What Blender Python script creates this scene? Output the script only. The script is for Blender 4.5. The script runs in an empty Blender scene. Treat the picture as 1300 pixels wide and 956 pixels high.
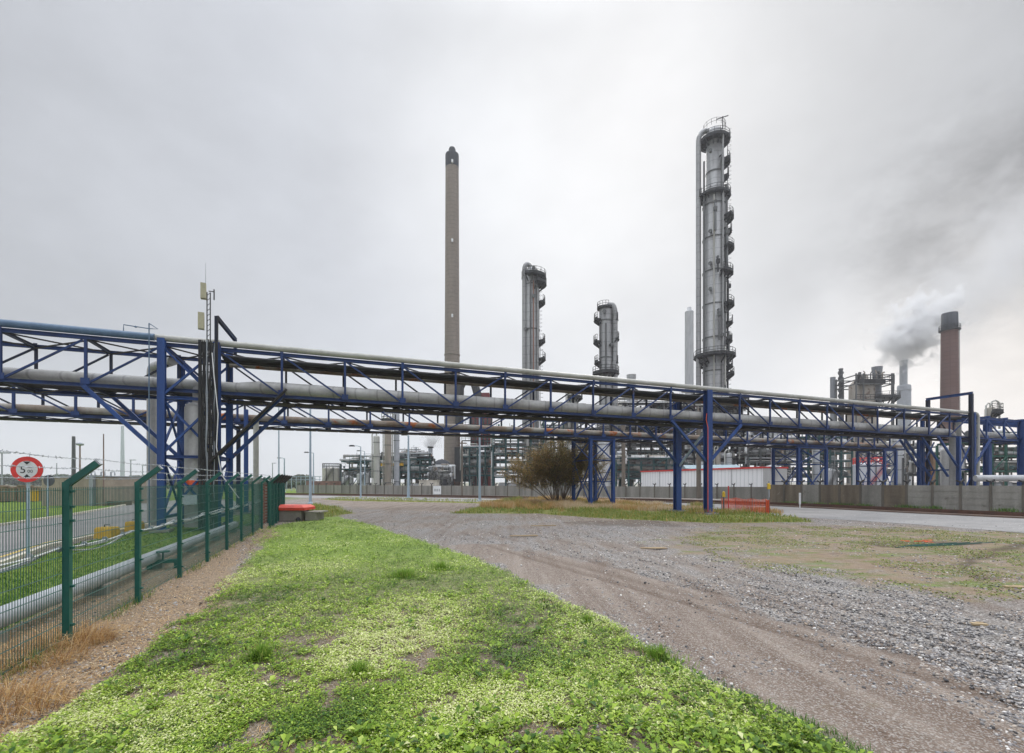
import bpy, math, random
import numpy as np
from math import sin, cos, pi, radians, sqrt, atan2
from mathutils import Vector
random.seed(7); RNG = np.random.default_rng(11)
SC = bpy.context.scene
COL = SC.collection
F, H, VH = 600.0, 2.1, 612.0          # focal length (photo pixels), eye height, horizon row

def W(u, v, Y):
    return Vector(((u-650)/F*Y, Y, H+(VH-v)/F*Y))
def G(u, v, z=0.0):
    Y = H*F/(v-VH)
    return Vector(((u-650)/F*Y, Y, z))

# ---------------------------------------------------------------- materials
def new_mat(name):
    m = bpy.data.materials.new(name); m.use_nodes = True
    nt = m.node_tree; nt.nodes.clear()
    out = nt.nodes.new('ShaderNodeOutputMaterial'); b = nt.nodes.new('ShaderNodeBsdfPrincipled')
    nt.links.new(b.outputs[0], out.inputs[0])
    return m, nt, b, out
def node(nt, t, **kw):
    n = nt.nodes.new(t)
    for k, v in kw.items():
        if k.startswith('i_'):
            key = k[2:]
            key = int(key) if key.isdigit() else key
            n.inputs[key].default_value = v
        else: setattr(n, k, v)
    return n
def ramp(nt, stops, interp='LINEAR'):
    r = nt.nodes.new('ShaderNodeValToRGB'); r.color_ramp.interpolation = interp
    e = r.color_ramp.elements
    while len(e) < len(stops): e.new(0.5)
    for x, (p, c) in zip(e, stops):
        x.position = p; x.color = (c[0], c[1], c[2], 1) if len(c) == 3 else c
    return r
def mixc(nt, fac, a, b, blend='MIX'):
    m = nt.nodes.new('ShaderNodeMix'); m.data_type = 'RGBA'; m.blend_type = blend
    for s, v in ((0, fac), (6, a), (7, b)):
        if hasattr(v, 'links') or isinstance(v, bpy.types.NodeSocket): nt.links.new(v, m.inputs[s])
        elif s == 0: m.inputs[0].default_value = v
        else: m.inputs[s].default_value = (v[0], v[1], v[2], 1)
    return m.outputs[2]
def math_(nt, op, a, b=None, clamp=False):
    m = nt.nodes.new('ShaderNodeMath'); m.operation = op; m.use_clamp = clamp
    for i, v in ((0, a), (1, b)):
        if v is None: continue
        if isinstance(v, bpy.types.NodeSocket): nt.links.new(v, m.inputs[i])
        else: m.inputs[i].default_value = v
    return m.outputs[0]
def pos(nt, scale=(1, 1, 1), rot=(0, 0, 0)):
    g = nt.nodes.new('ShaderNodeNewGeometry'); mp = nt.nodes.new('ShaderNodeMapping')
    mp.inputs['Scale'].default_value = scale; mp.inputs['Rotation'].default_value = rot
    nt.links.new(g.outputs['Position'], mp.inputs[0]); return mp.outputs[0]
def noise(nt, vec, scale, detail=4, rough=0.55, out='Fac'):
    n = node(nt, 'ShaderNodeTexNoise'); n.inputs['Scale'].default_value = scale
    n.inputs['Detail'].default_value = detail; n.inputs['Roughness'].default_value = rough
    nt.links.new(vec, n.inputs['Vector']); return n.outputs[out]
def bump(nt, b, h, strength=0.3, dist=0.02):
    n = node(nt, 'ShaderNodeBump'); n.inputs['Strength'].default_value = strength; n.inputs['Distance'].default_value = dist
    nt.links.new(h, n.inputs['Height']); nt.links.new(n.outputs[0], b.inputs['Normal']); return n

MATS = {}
def M(name, c, c2=None, rough=0.6, metal=0.0, scale=2.0, streak=True, patch=None, patch_at=0.62, bumpy=0.15, seams=None, rib=None):
    """Painted metal, concrete and the like: two tones, drip streaks, patches of rust or dirt."""
    if name in MATS: return MATS[name]
    m, nt, b, out = new_mat(name)
    c2 = c2 or tuple(x*0.72 for x in c)
    p = pos(nt); ps = pos(nt, (1, 1, 0.12) if streak else (1, 1, 1))
    n1 = noise(nt, ps, scale, 5); r1 = ramp(nt, [(0.36, (0, 0, 0)), (0.66, (1, 1, 1))]); nt.links.new(n1, r1.inputs[0])
    col = mixc(nt, r1.outputs[0], c, c2)
    n2 = noise(nt, p, scale*6, 4, 0.7)
    r2 = ramp(nt, [(0.3, (0.86,)*3), (0.7, (1.1,)*3)]); nt.links.new(n2, r2.inputs[0])
    col = mixc(nt, 1.0, col, r2.outputs[0], 'MULTIPLY')
    if patch:
        n3 = noise(nt, p, scale*0.55, 6, 0.65); r3 = ramp(nt, [(patch_at, (0, 0, 0)), (patch_at+0.06, (1, 1, 1))]); nt.links.new(n3, r3.inputs[0])
        col = mixc(nt, r3.outputs[0], col, patch)
    if seams:
        w = node(nt, 'ShaderNodeTexWave', wave_type='BANDS', bands_direction=seams[0]); w.inputs['Scale'].default_value = seams[1]
        nt.links.new(pos(nt), w.inputs[0])
        r4 = ramp(nt, [(0.0, (0.72,)*3), (0.03, (1, 1, 1))]); nt.links.new(w.outputs['Fac'], r4.inputs[0])
        col = mixc(nt, 1.0, col, r4.outputs[0], 'MULTIPLY')
    nt.links.new(col, b.inputs['Base Color'])
    b.inputs['Roughness'].default_value = rough; b.inputs['Metallic'].default_value = metal
    if bumpy: bump(nt, b, n2, bumpy, 0.01)
    MATS[name] = m; return m

# ---------------------------------------------------------------- mesh builder
class MB:
    def __init__(s): s.v = []; s.f = []; s.s = []; s.m = []
    def add(s, vs, fs, smooth=False, mi=0):
        o = len(s.v); s.v.extend(vs)
        for f in fs: s.f.append([i+o for i in f]); s.s.append(smooth); s.m.append(mi)
    def box(s, c, d, yaw=0.0, mi=0):
        cx, cy, cz = c; a, b, h = d[0]/2, d[1]/2, d[2]/2; k, l = cos(yaw), sin(yaw)
        vs = [(cx+x*k-y*l, cy+x*l+y*k, cz+z) for z in (-h, h) for x, y in ((-a, -b), (a, -b), (a, b), (-a, b))]
        s.add(vs, [(3, 2, 1, 0), (4, 5, 6, 7), (0, 1, 5, 4), (1, 2, 6, 5), (2, 3, 7, 6), (3, 0, 4, 7)], False, mi)
    def prism(s, p, q, prof, up=(0, 0, 1), mi=0, smooth=False):
        p, q = Vector(p), Vector(q); d = (q-p).normalized(); up = Vector(up)
        if abs(d.dot(up)) > 0.98: up = Vector((RA.x, RA.y, 0)) if 'RA' in globals() else Vector((1, 0, 0))
        r = d.cross(up).normalized(); t = r.cross(d).normalized(); n = len(prof)
        vs = [tuple(e + r*x + t*y) for e in (p, q) for x, y in prof]
        s.add(vs, [(i, (i+1) % n, n+(i+1) % n, n+i) for i in range(n)] + [tuple(range(n-1, -1, -1)), tuple(range(n, 2*n))], smooth, mi)
    def bar(s, p, q, w, h=None, up=(0, 0, 1), mi=0):
        h = h or w; s.prism(p, q, [(-w/2, -h/2), (w/2, -h/2), (w/2, h/2), (-w/2, h/2)], up, mi)
    def hbeam(s, p, q, w, h, up=(0, 0, 1), t=None, mi=0):
        t = t or w*0.12; a, b = w/2, h/2
        s.prism(p, q, [(-a, -b), (a, -b), (a, -b+t), (t/2, -b+t), (t/2, b-t), (a, b-t), (a, b), (-a, b), (-a, b-t), (-t/2, b-t), (-t/2, -b+t), (-a, -b+t)], up, mi)
    def tube(s, pts, r, n=10, cap=True, mi=0, smooth=True, rs=None):
        pts = [Vector(p) for p in pts]; rings = []; N = len(pts); prev = None
        for i, p in enumerate(pts):
            d = (pts[min(i+1, N-1)]-pts[max(i-1, 0)]).normalized()
            if prev is None:
                up = Vector((0, 0, 1)) if abs(d.z) < 0.9 else Vector((1, 0, 0))
                a = d.cross(up).normalized()
            else:
                a = (prev - d*prev.dot(d)).normalized()
            prev = a; b = d.cross(a); rr = rs[i] if rs else r
            if 0 < i < N-1:
                d1 = (pts[i]-pts[i-1]).normalized(); d2 = (pts[i+1]-pts[i]).normalized()
                rr = rr
            rings.append([tuple(p+a*(cos(2*pi*k/n)*rr)+b*(sin(2*pi*k/n)*rr)) for k in range(n)])
        vs = [x for r_ in rings for x in r_]
        fs = [(i*n+k, i*n+(k+1) % n, (i+1)*n+(k+1) % n, (i+1)*n+k) for i in range(N-1) for k in range(n)]
        s.add(vs, fs, smooth, mi)
        if cap: s.add(list(rings[0]), [tuple(range(n-1, -1, -1))], False, mi); s.add(list(rings[-1]), [tuple(range(n))], False, mi)
    def lathe(s, c, prof, n=24, smooth=True, mi=0, sx=1.0, sy=1.0, yaw=0):
        c = Vector(c); vs = []
        for r, z in prof:
            for k in range(n):
                a = 2*pi*k/n; x, y = r*cos(a)*sx, r*sin(a)*sy
                vs.append((c.x+x*cos(yaw)-y*sin(yaw), c.y+x*sin(yaw)+y*cos(yaw), c.z+z))
        m = len(prof)
        fs = [(i*n+k, i*n+(k+1) % n, (i+1)*n+(k+1) % n, (i+1)*n+k) for i in range(m-1) for k in range(n)]
        s.add(vs, fs, smooth, mi)
        if prof[-1][0] > 1e-4: s.add(vs[-n:], [tuple(range(n))], False, mi)
        if prof[0][0] > 1e-4: s.add(vs[:n], [tuple(range(n-1, -1, -1))], False, mi)
    def obj(s, name, mat, parent=None, label=None, cat=None, group=None, kind=None):
        off = Vector(OFF.get(parent.name, (0, 0, 0))) if parent else None
        if off is None:
            a = np.array(s.v); off = Vector(((a[:, 0].min()+a[:, 0].max())/2, (a[:, 1].min()+a[:, 1].max())/2, a[:, 2].min())) if kind is None else Vector((0, 0, 0))
        me = bpy.data.meshes.new(name)
        arr = np.array(s.v, dtype=np.float64) - np.array(off)
        me.from_pydata(arr.tolist(), [], s.f); me.update()
        me.polygons.foreach_set('use_smooth', s.s)
        if isinstance(mat, (list, tuple)):
            for x in mat: me.materials.append(x)
            me.polygons.foreach_set('material_index', s.m)
        else: me.materials.append(mat)
        o = bpy.data.objects.new(name, me); COL.objects.link(o)
        if parent: o.parent = parent; OFF[o.name] = tuple(off)
        else: o.location = off; OFF[o.name] = tuple(off)
        tag(o, label, cat, group, kind); return o
OFF = {}
def tag(o, label=None, cat=None, group=None, kind=None):
    if label: o['label'] = label
    if cat: o['category'] = cat
    if group: o['group'] = group
    if kind: o['kind'] = kind
    return o
def thing(name, label, cat, loc, group=None):
    o = bpy.data.objects.new(name, None); o.empty_display_size = 0.3; COL.objects.link(o)
    o.location = loc; OFF[o.name] = tuple(loc); return tag(o, label, cat, group)
def dup(root, loc, label=None, group=None, yaw=None):
    r = root.copy(); COL.objects.link(r); r.location = loc
    if yaw is not None: r.rotation_euler = (0, 0, yaw)
    if label: r['label'] = label
    if group: r['group'] = group
    for ch in KIDS.setdefault(root.name, list(root.children)):
        c = ch.copy(); COL.objects.link(c); c.parent = r
        for g in KIDS.setdefault(ch.name, list(ch.children)):
            d = g.copy(); COL.objects.link(d); d.parent = c
    return r
KIDS = {}
def dup_part(ch, parent, shift, yaw=None):
    c = ch.copy(); COL.objects.link(c); c.parent = parent; c.location = Vector(ch.location)+Vector(shift)
    if yaw is not None: c.rotation_euler = (0, 0, yaw)
    for g in KIDS.setdefault(ch.name, list(ch.children)):
        d = g.copy(); COL.objects.link(d); d.parent = c
    return c
def np_mesh(name, V, FQ, mat, tint=None, smooth=False, **kw):
    """Large meshes from arrays; V (n,3), FQ (m,k) vertex indices."""
    me = bpy.data.meshes.new(name); k = FQ.shape[1]
    me.vertices.add(len(V)); me.vertices.foreach_set('co', V.astype(np.float32).ravel())
    me.loops.add(FQ.size); me.loops.foreach_set('vertex_index', FQ.astype(np.int32).ravel())
    me.polygons.add(len(FQ)); me.polygons.foreach_set('loop_start', np.arange(0, FQ.size, k, dtype=np.int32))
    me.update(calc_edges=True)
    if smooth: me.polygons.foreach_set('use_smooth', np.ones(len(FQ), bool))
    if tint is not None:
        a = me.attributes.new('tint', 'FLOAT', 'POINT'); a.data.foreach_set('value', tint.astype(np.float32))
    me.materials.append(mat)
    o = bpy.data.objects.new(name, me); COL.objects.link(o); OFF[o.name] = (0, 0, 0)
    return tag(o, kw.get('label'), kw.get('cat'), kw.get('group'), kw.get('kind'))
def lerp(a, b, t): return Vector(a)*(1-t)+Vector(b)*t
def arc(c, r, a0, a1, z, n): return [(c[0]+r*cos(a0+(a1-a0)*i/n), c[1]+r*sin(a0+(a1-a0)*i/n), z) for i in range(n+1)]

# ---------------------------------------------------------------- palette
blue = M('blue_paint', (0.013, 0.062, 0.235), (0.008, 0.036, 0.145), 0.6, scale=2.4, patch=(0.10, 0.055, 0.035), patch_at=0.655, bumpy=0.25)
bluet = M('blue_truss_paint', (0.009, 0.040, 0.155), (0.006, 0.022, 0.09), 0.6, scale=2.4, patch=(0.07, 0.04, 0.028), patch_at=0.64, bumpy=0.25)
bluedark = M('shaded_blue', (0.008, 0.02, 0.06), (0.012, 0.013, 0.022), 0.7, scale=1.6)  # shade on rear truss members put into the colour as near-black blue
under = M('grimy_steel', (0.034, 0.03, 0.027), (0.016, 0.014, 0.015), 0.8, scale=2.5)
bluepipe = M('blue_grey_pipe', (0.10, 0.17, 0.26), (0.07, 0.13, 0.21), 0.45)
lag = M('pipe_lagging', (0.41, 0.41, 0.40), (0.30, 0.295, 0.28), 0.5, metal=0.15, scale=0.9, seams=('X', 0.33), patch=(0.27, 0.22, 0.16), patch_at=0.72)
lag2 = M('pipe_lagging_light', (0.42, 0.42, 0.39), (0.31, 0.31, 0.27), 0.5, metal=0.1, scale=0.8)
rusty = M('rusty_pipe', (0.36, 0.34, 0.30), (0.22, 0.15, 0.10), 0.75, scale=0.9, patch=(0.40, 0.12, 0.03), patch_at=0.57)
galv = M('galvanised_steel', (0.36, 0.39, 0.42), (0.28, 0.31, 0.34), 0.45, metal=0.3)
galvb = M('pale_blue_steel', (0.36, 0.45, 0.52), (0.28, 0.36, 0.43), 0.5)
green = M('green_paint', (0.006, 0.10, 0.078), (0.004, 0.07, 0.055), 0.5, scale=3, patch=(0.06, 0.09, 0.07), patch_at=0.63)
teal = M('teal_steel', (0.035, 0.11, 0.11), (0.025, 0.07, 0.075), 0.6)
steel = M('steel_frame', (0.13, 0.14, 0.14), (0.07, 0.07, 0.07), 0.7)
darksteel = M('dark_steel', (0.03, 0.032, 0.034), (0.02, 0.02, 0.022), 0.7)
column_m = M('column_cladding', (0.34, 0.345, 0.345), (0.19, 0.19, 0.188), 0.42, metal=0.35, scale=0.35, seams=('Z', 0.16))
white = M('white_paint', (0.78, 0.79, 0.79), (0.68, 0.69, 0.69), 0.5, scale=0.8)
greyw = M('grey_white_cladding', (0.48, 0.49, 0.50), (0.36, 0.37, 0.38), 0.55)
conc = M('concrete', (0.33, 0.31, 0.27), (0.25, 0.235, 0.20), 0.9, scale=0.8, seams=('Z', 0.28))
concb = M('brown_concrete', (0.22, 0.18, 0.13), (0.12, 0.10, 0.075), 0.92, scale=1.3, patch=(0.30, 0.27, 0.22), patch_at=0.64)
concg = M('grey_concrete', (0.30, 0.29, 0.26), (0.19, 0.185, 0.165), 0.92, scale=1.3, patch=(0.13, 0.12, 0.10), patch_at=0.64)
chim = M('chimney_concrete', (0.27, 0.23, 0.195), (0.20, 0.17, 0.145), 0.9, scale=0.25, seams=('Z', 0.3))
black = M('soot_black', (0.05, 0.055, 0.065), (0.035, 0.038, 0.045), 0.85)
red = M('red_paint', (0.65, 0.035, 0.03), (0.55, 0.03, 0.025), 0.5)
darkred = M('dark_red_cladding', (0.22, 0.035, 0.04), (0.15, 0.025, 0.03), 0.7)
yellow = M('yellow_paint', (0.62, 0.38, 0.02), (0.5, 0.3, 0.02), 0.6)
orange = M('orange_plastic', (0.8, 0.13, 0.04), (0.7, 0.1, 0.03), 0.6)
rubber = M('black_rubber', (0.025, 0.025, 0.027), None, 0.6)
beige = M('beige_plastic', (0.42, 0.40, 0.27), (0.36, 0.34, 0.23), 0.5)
brown = M('brown_cladding', (0.30, 0.25, 0.19), (0.22, 0.18, 0.14), 0.8)
paleblue = M('pale_blue_roof', (0.42, 0.52, 0.56), (0.35, 0.44, 0.48), 0.5)
wood = M('old_wood', (0.42, 0.32, 0.19), (0.30, 0.22, 0.14), 0.85)
railm = M('rusted_rail', (0.10, 0.045, 0.028), (0.06, 0.03, 0.02), 0.8)
silver = M('silver_stack', (0.40, 0.42, 0.45), (0.32, 0.34, 0.37), 0.55, scale=0.3)
# ---------------------------------------------------------------- camera, light, sky
cam_d = bpy.data.cameras.new('camera'); cam = bpy.data.objects.new('camera', cam_d); COL.objects.link(cam)
cam.location = (0, 0, H); cam.rotation_euler = (radians(90), 0, 0)
cam_d.sensor_width = 36; cam_d.lens = 36*F/1300; cam_d.shift_y = (VH-478)/1300
cam_d.clip_start = 0.05; cam_d.clip_end = 9000
SC.camera = cam
SUN_EL, SUN_AZ = radians(38), radians(16)      # azimuth from +Y towards +X
sd = bpy.data.lights.new('sun', 'SUN'); sd.energy = 1.5; sd.angle = radians(16); sd.color = (1.0, 0.96, 0.9)
sun = bpy.data.objects.new('sun', sd); COL.objects.link(sun)
sun.rotation_euler = Vector((sin(SUN_AZ)*cos(SUN_EL), cos(SUN_AZ)*cos(SUN_EL), sin(SUN_EL))).to_track_quat('Z', 'Y').to_euler()
w = bpy.data.worlds.new('World'); SC.world = w; w.use_nodes = True
nt = w.node_tree; nt.nodes.clear()
wo = nt.nodes.new('ShaderNodeOutputWorld'); bg = nt.nodes.new('ShaderNodeBackground'); bg.inputs[1].default_value = 0.1
nt.links.new(bg.outputs[0], wo.inputs[0])
sky = node(nt, 'ShaderNodeTexSky', sky_type='NISHITA'); sky.sun_disc = False
sky.sun_elevation = SUN_EL; sky.sun_rotation = SUN_AZ; sky.air_density = 1.0; sky.dust_density = 2.0
tc = nt.nodes.new('ShaderNodeTexCoord'); nrm = node(nt, 'ShaderNodeVectorMath', operation='NORMALIZE'); nt.links.new(tc.outputs['Generated'], nrm.inputs[0])
D = nrm.outputs[0]
def dirv(u, v): return Vector(((u-650)/F, 1, (VH-v)/F)).normalized()
def lobe(u, v, inner, outer):
    """1 at the direction seen at (u, v), 0 beyond OUTER degrees."""
    d = node(nt, 'ShaderNodeVectorMath', operation='DOT_PRODUCT'); nt.links.new(D, d.inputs[0]); d.inputs[1].default_value = dirv(u, v)
    mr = node(nt, 'ShaderNodeMapRange', interpolation_type='SMOOTHSTEP'); nt.links.new(d.outputs['Value'], mr.inputs[0])
    mr.inputs[1].default_value = cos(radians(outer)); mr.inputs[2].default_value = cos(radians(inner)); return mr.outputs[0]
mp = nt.nodes.new('ShaderNodeMapping'); mp.inputs['Scale'].default_value = (1, 1, 1.7); mp.inputs['Rotation'].default_value = (0.3, 0.5, 0.2); nt.links.new(D, mp.inputs[0])
c1 = noise(nt, mp.outputs[0], 2.1, 6, 0.5); c2 = noise(nt, mp.outputs[0], 6.5, 8, 0.55)
sepz = nt.nodes.new('ShaderNodeSeparateXYZ'); nt.links.new(D, sepz.inputs[0])
val = math_(nt, 'MULTIPLY_ADD', c1, 0.26)
nt.nodes[-1].inputs[2].default_value = 0.44 if False else 0.0
base = math_(nt, 'ADD', val, 0.45)
base = math_(nt, 'ADD', base, math_(nt, 'MULTIPLY', math_(nt, 'SUBTRACT', c2, 0.5), 0.16))
def addl(b, l, k): return math_(nt, 'ADD', b, math_(nt, 'MULTIPLY', l, k))
base = addl(base, lobe(850, 340, 2, 36), 0.17)
base = addl(base, lobe(500, 10, 3, 44), 0.15)
base = addl(base, lobe(820, 90, 3, 34), 0.06)
base = addl(base, lobe(1290, 500, 2, 20), 0.26)
base = addl(base, lobe(600, 190, 1, 9), 0.03)
base = addl(base, lobe(0, 250, 2, 30), -0.08)
base = addl(base, lobe(1300, 40, 2, 28), -0.10)
base = addl(base, lobe(1300, 300, 1, 13), -0.15)
rag = ramp(nt, [(0.38, (0, 0, 0)), (0.62, (1, 1, 1))]); nt.links.new(noise(nt, mp.outputs[0], 9.0, 9, 0.62), rag.inputs[0])
base = addl(base, lobe(1275, 285, 1, 9), -0.06)
base = addl(base, math_(nt, 'MULTIPLY', lobe(1260, 320, 2, 15), math_(nt, 'SUBTRACT', rag.outputs[0], 0.55)), 0.15)
base = addl(base, lobe(1190, 330, 1, 7), -0.05)
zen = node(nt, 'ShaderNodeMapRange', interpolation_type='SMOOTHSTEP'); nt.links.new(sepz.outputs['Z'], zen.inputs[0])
zen.inputs[1].default_value = 0.68; zen.inputs[2].default_value = 0.98; zen.inputs[3].default_value = 0; zen.inputs[4].default_value = 2.9  # extra overhead brightness above the view, added to light the scene
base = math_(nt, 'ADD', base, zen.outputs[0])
bk_ = node(nt, 'ShaderNodeMapRange', interpolation_type='SMOOTHSTEP'); nt.links.new(sepz.outputs['Y'], bk_.inputs[0])   # added fill: sky brightened behind the camera to light facing sides
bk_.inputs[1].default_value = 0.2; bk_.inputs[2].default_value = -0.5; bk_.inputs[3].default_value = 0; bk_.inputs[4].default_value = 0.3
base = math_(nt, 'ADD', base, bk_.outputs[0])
hr_ = node(nt, 'ShaderNodeMapRange', interpolation_type='SMOOTHSTEP'); nt.links.new(sepz.outputs['Z'], hr_.inputs[0])   # paler band low over the horizon
hr_.inputs[1].default_value = 0.34; hr_.inputs[2].default_value = 0.02; hr_.inputs[3].default_value = 0; hr_.inputs[4].default_value = 0.14
base = math_(nt, 'ADD', base, hr_.outputs[0])
tintn = mixc(nt, lobe(1270, 490, 2, 24), (0.945, 0.98, 1.055), (1.07, 0.99, 0.91))
tintn = mixc(nt, lobe(860, 200, 4, 40), tintn, (0.985, 0.998, 1.02))
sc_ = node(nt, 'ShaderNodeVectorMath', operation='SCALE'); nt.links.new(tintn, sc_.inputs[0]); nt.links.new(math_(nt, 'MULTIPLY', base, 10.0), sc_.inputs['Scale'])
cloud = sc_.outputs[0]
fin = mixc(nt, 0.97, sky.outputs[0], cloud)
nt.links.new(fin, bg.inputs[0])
SC.view_settings.view_transform = 'Standard'; SC.view_settings.look = 'None'; SC.view_settings.exposure = 0.0; SC.view_settings.gamma = 1.0; SC.view_settings.use_curve_mapping = False
cy = SC.cycles; cy.max_bounces = 6; cy.diffuse_bounces = 3; cy.glossy_bounces = 2; cy.transparent_max_bounces = 16; cy.volume_bounces = 4; cy.volume_step_rate = 0.4; cy.volume_max_steps = 256
cy.transmission_bounces = 2; cy.use_denoising = True; cy.caustics_reflective = False; cy.caustics_refractive = False

# ---------------------------------------------------------------- plan polygons from measured points
def P(*pts): return np.array([tuple(G(u, v))[:2] for u, v in pts])
def inside(poly, x, y):
    r = np.zeros(x.shape, bool); n = len(poly); j = n-1
    for i in range(n):
        xi, yi = poly[i]; xj, yj = poly[j]
        c = ((yi > y) != (yj > y)) & (x < (xj-xi)*(y-yi)/((yj-yi) if yj != yi else 1e-9)+xi)
        r ^= c; j = i
    return r
def vnoise(x, y, s, seed=0):
    x = x*s+seed*17.3; y = y*s+seed*9.1
    xi = np.floor(x); yi = np.floor(y); fx = x-xi; fy = y-yi
    fx = fx*fx*(3-2*fx); fy = fy*fy*(3-2*fy)
    def h(a, b):
        q = np.sin(a*127.1+b*311.7+seed*74.7)*43758.5453; return q-np.floor(q)
    return (h(xi, yi)*(1-fx)+h(xi+1, yi)*fx)*(1-fy)+(h(xi, yi+1)*(1-fx)+h(xi+1, yi+1)*fx)*fy
def fbm(x, y, s, seed=0, o=4):
    a = 0; k = 0.5; t = 0
    for i in range(o): a = a+k*vnoise(x, y, s*2**i, seed+i); t += k; k *= 0.5
    return a/t
def soft(poly, x, y, j=0.3, seed=1):
    """Share of jittered tests inside, so that edges are ragged and soft."""
    out = np.zeros(x.shape); dist = np.sqrt(x*x+y*y); jj = j*(0.4+dist*0.05)
    nx = (fbm(x, y, 1.3, seed)-0.5)*4*jj; ny = (fbm(x, y, 1.3, seed+5)-0.5)*4*jj
    for k in range(8):
        a = k*pi/4; out += inside(poly, x+nx+cos(a)*jj*0.6, y+ny+sin(a)*jj*0.6)
    return out/8
GRASS = P((352, 668), (385, 662), (425, 656), (465, 665), (520, 682), (560, 697), (596, 706), (629, 722), (665, 739), (693, 756), (726, 770), (754, 783), (790, 806), (818, 825), (865, 850), (892, 867), (1020, 930), (1300, 1100), (-500, 1100),
          (-150, 1000), (60, 925), (138, 867), (177, 836), (216, 803), (263, 775), (277, 750), (299, 728), (332, 697), (318, 686), (327, 675))
DRY = P((-900, 1200), (-400, 880), (0, 800), (90, 760), (230, 697), (330, 662), (352, 668), (345, 690), (320, 705), (300, 735), (270, 780), (215, 812), (178, 845), (138, 880), (60, 940), (-100, 1080), (-500, 1200))
LAWN = P((-900, 900), (-500, 760), (0, 722), (60, 700), (120, 685), (200, 668), (330, 650), (334, 661), (230, 695), (90, 758), (0, 802), (-500, 905))
LAWN2 = P((-900, 720), (0, 668), (92, 654), (138, 646), (172, 639), (150, 636), (60, 639), (0, 641), (-900, 645))
DIRT = P((560, 690), (640, 690), (700, 705), (800, 722), (900, 748), (1000, 784), (1100, 818), (1180, 845), (1300, 895), (1700, 1100), (1300, 1100), (1020, 930), (892, 867), (790, 806), (665, 739), (596, 706))
DIRT2 = P((380, 633), (520, 633), (640, 640), (760, 653), (1000, 664), (1300, 676), (1300, 684), (1000, 672), (760, 664), (600, 652), (450, 646))
MOSS = P((860, 688), (900, 670), (1050, 668), (1150, 672), (1700, 690), (1900, 790), (1300, 762), (1180, 752), (1050, 735), (930, 712))
VERGE = P((570, 652), (620, 641), (700, 636), (860, 643), (1000, 655), (1035, 663), (900, 664), (760, 658), (680, 652))
VERGE2 = P((385, 650), (395, 640), (425, 643), (445, 651), (420, 658), (380, 662), (335, 655))
VERGE3 = P((410, 634), (430, 631.5), (500, 632), (640, 636), (640, 640), (560, 638), (440, 636))

# ground sheet: polar, fine where the camera can look, out to the horizon
rr = np.concatenate([[0.4], np.exp(np.linspace(math.log(2.2), math.log(150), 430)), np.exp(np.linspace(math.log(165), math.log(5000), 26))])
aa = np.concatenate([np.linspace(radians(-62), radians(62), 760), np.linspace(radians(64), radians(296), 60)])
A_, R_ = np.meshgrid(aa, rr); gx = R_*np.sin(A_); gy = R_*np.cos(A_)
x, y = gx.ravel(), gy.ravel(); near = (y > 0.2) & (np.hypot(x, y) < 260)
def field(poly, j=0.3, seed=1):
    o = np.zeros(x.shape); o[near] = soft(poly, x[near], y[near], j, seed); return o
m_grass = field(GRASS, 0.12, 1); m_dry = field(DRY, 0.2, 2); m_lawn = np.maximum(field(LAWN, 0.05, 3), field(LAWN2, 0.05, 4))
m_dirt = np.maximum(field(DIRT, 0.45, 5), field(DIRT2, 0.4, 6)*0.8); m_moss = field(MOSS, 1.1, 7)
m_verge = np.maximum(np.maximum(field(VERGE, 0.12, 8), field(VERGE2, 0.15, 9)), field(VERGE3, 0.15, 10))
MUD = P((1215, 716), (1235, 704), (1262, 695), (1330, 684), (1330, 691), (1268, 702), (1246, 712), (1242, 722), (1262, 733), (1268, 741), (1236, 737))
MUD2 = P((1090, 690), (1140, 687), (1215, 688), (1240, 691), (1200, 695), (1130, 695))
MUD3 = P((700, 664), (790, 660), (860, 663), (880, 668), (780, 668))
m_mud = np.maximum(np.maximum(field(MUD, 0.12, 21), field(MUD2, 0.15, 22)), field(MUD3, 0.3, 23)*0.7)
far_green = np.clip((-x-25)/6, 0, 1)*(y > 30)
m_lawn = np.maximum(m_lawn, far_green*(np.hypot(x, y) > 40))
dens = np.clip((np.hypot(x, y)-120)/60, 0, 1); m_lawn = np.maximum(m_lawn*(1-0.7*dens), dens*0.15)
rel = np.clip(1-np.hypot(x, y)/40, 0, 1)
flat = np.clip((x+4.5+y*0.35)*0.8, 0, 1)
z = ((fbm(x, y, 0.5, 31, 3)-0.5)*0.10+(fbm(x, y, 2.4, 35, 3)-0.5)*0.035)*rel*flat+m_grass*0.04
# tyre tracks pressed into the dirt
tx, ty = 0.42, -0.905
lat = (x+0.8)*(-ty)+(y-16.2)*tx
lat = lat+0.0*x
ruts = np.zeros(x.shape)
for c, wd, dp in ((-0.1, 0.13, 0.05), (0.5, 0.16, 0.04), (1.35, 0.12, 0.055), (1.75, 0.1, 0.03), (2.5, 0.13, 0.045), (3.1, 0.1, 0.03), (3.9, 0.16, 0.04)):
    l2 = lat-c-0.25*np.sin(y*0.25+c); ruts += np.exp(-(l2/wd)**2)*dp
ruts *= rel*(1-m_grass)
z -= ruts
V = np.stack([x, y, z], 1); nr, na = len(rr), len(aa)
idx = np.arange(nr*na).reshape(nr, na); nxt = np.roll(idx, -1, 1)
FQ = np.stack([idx[:-1].ravel(), nxt[:-1].ravel(), nxt[1:].ravel(), idx[1:].ravel()], 1)
FQ = FQ[:, ::-1].copy()
gm, nt, b, out = new_mat('ground_surface')
def attr(n):
    a = nt.nodes.new('ShaderNodeAttribute'); a.attribute_name = n; return a.outputs['Fac']
p = pos(nt)
vor = node(nt, 'ShaderNodeTexVoronoi'); vor.inputs['Scale'].default_value = 32; nt.links.new(p, vor.inputs['Vector'])
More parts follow.
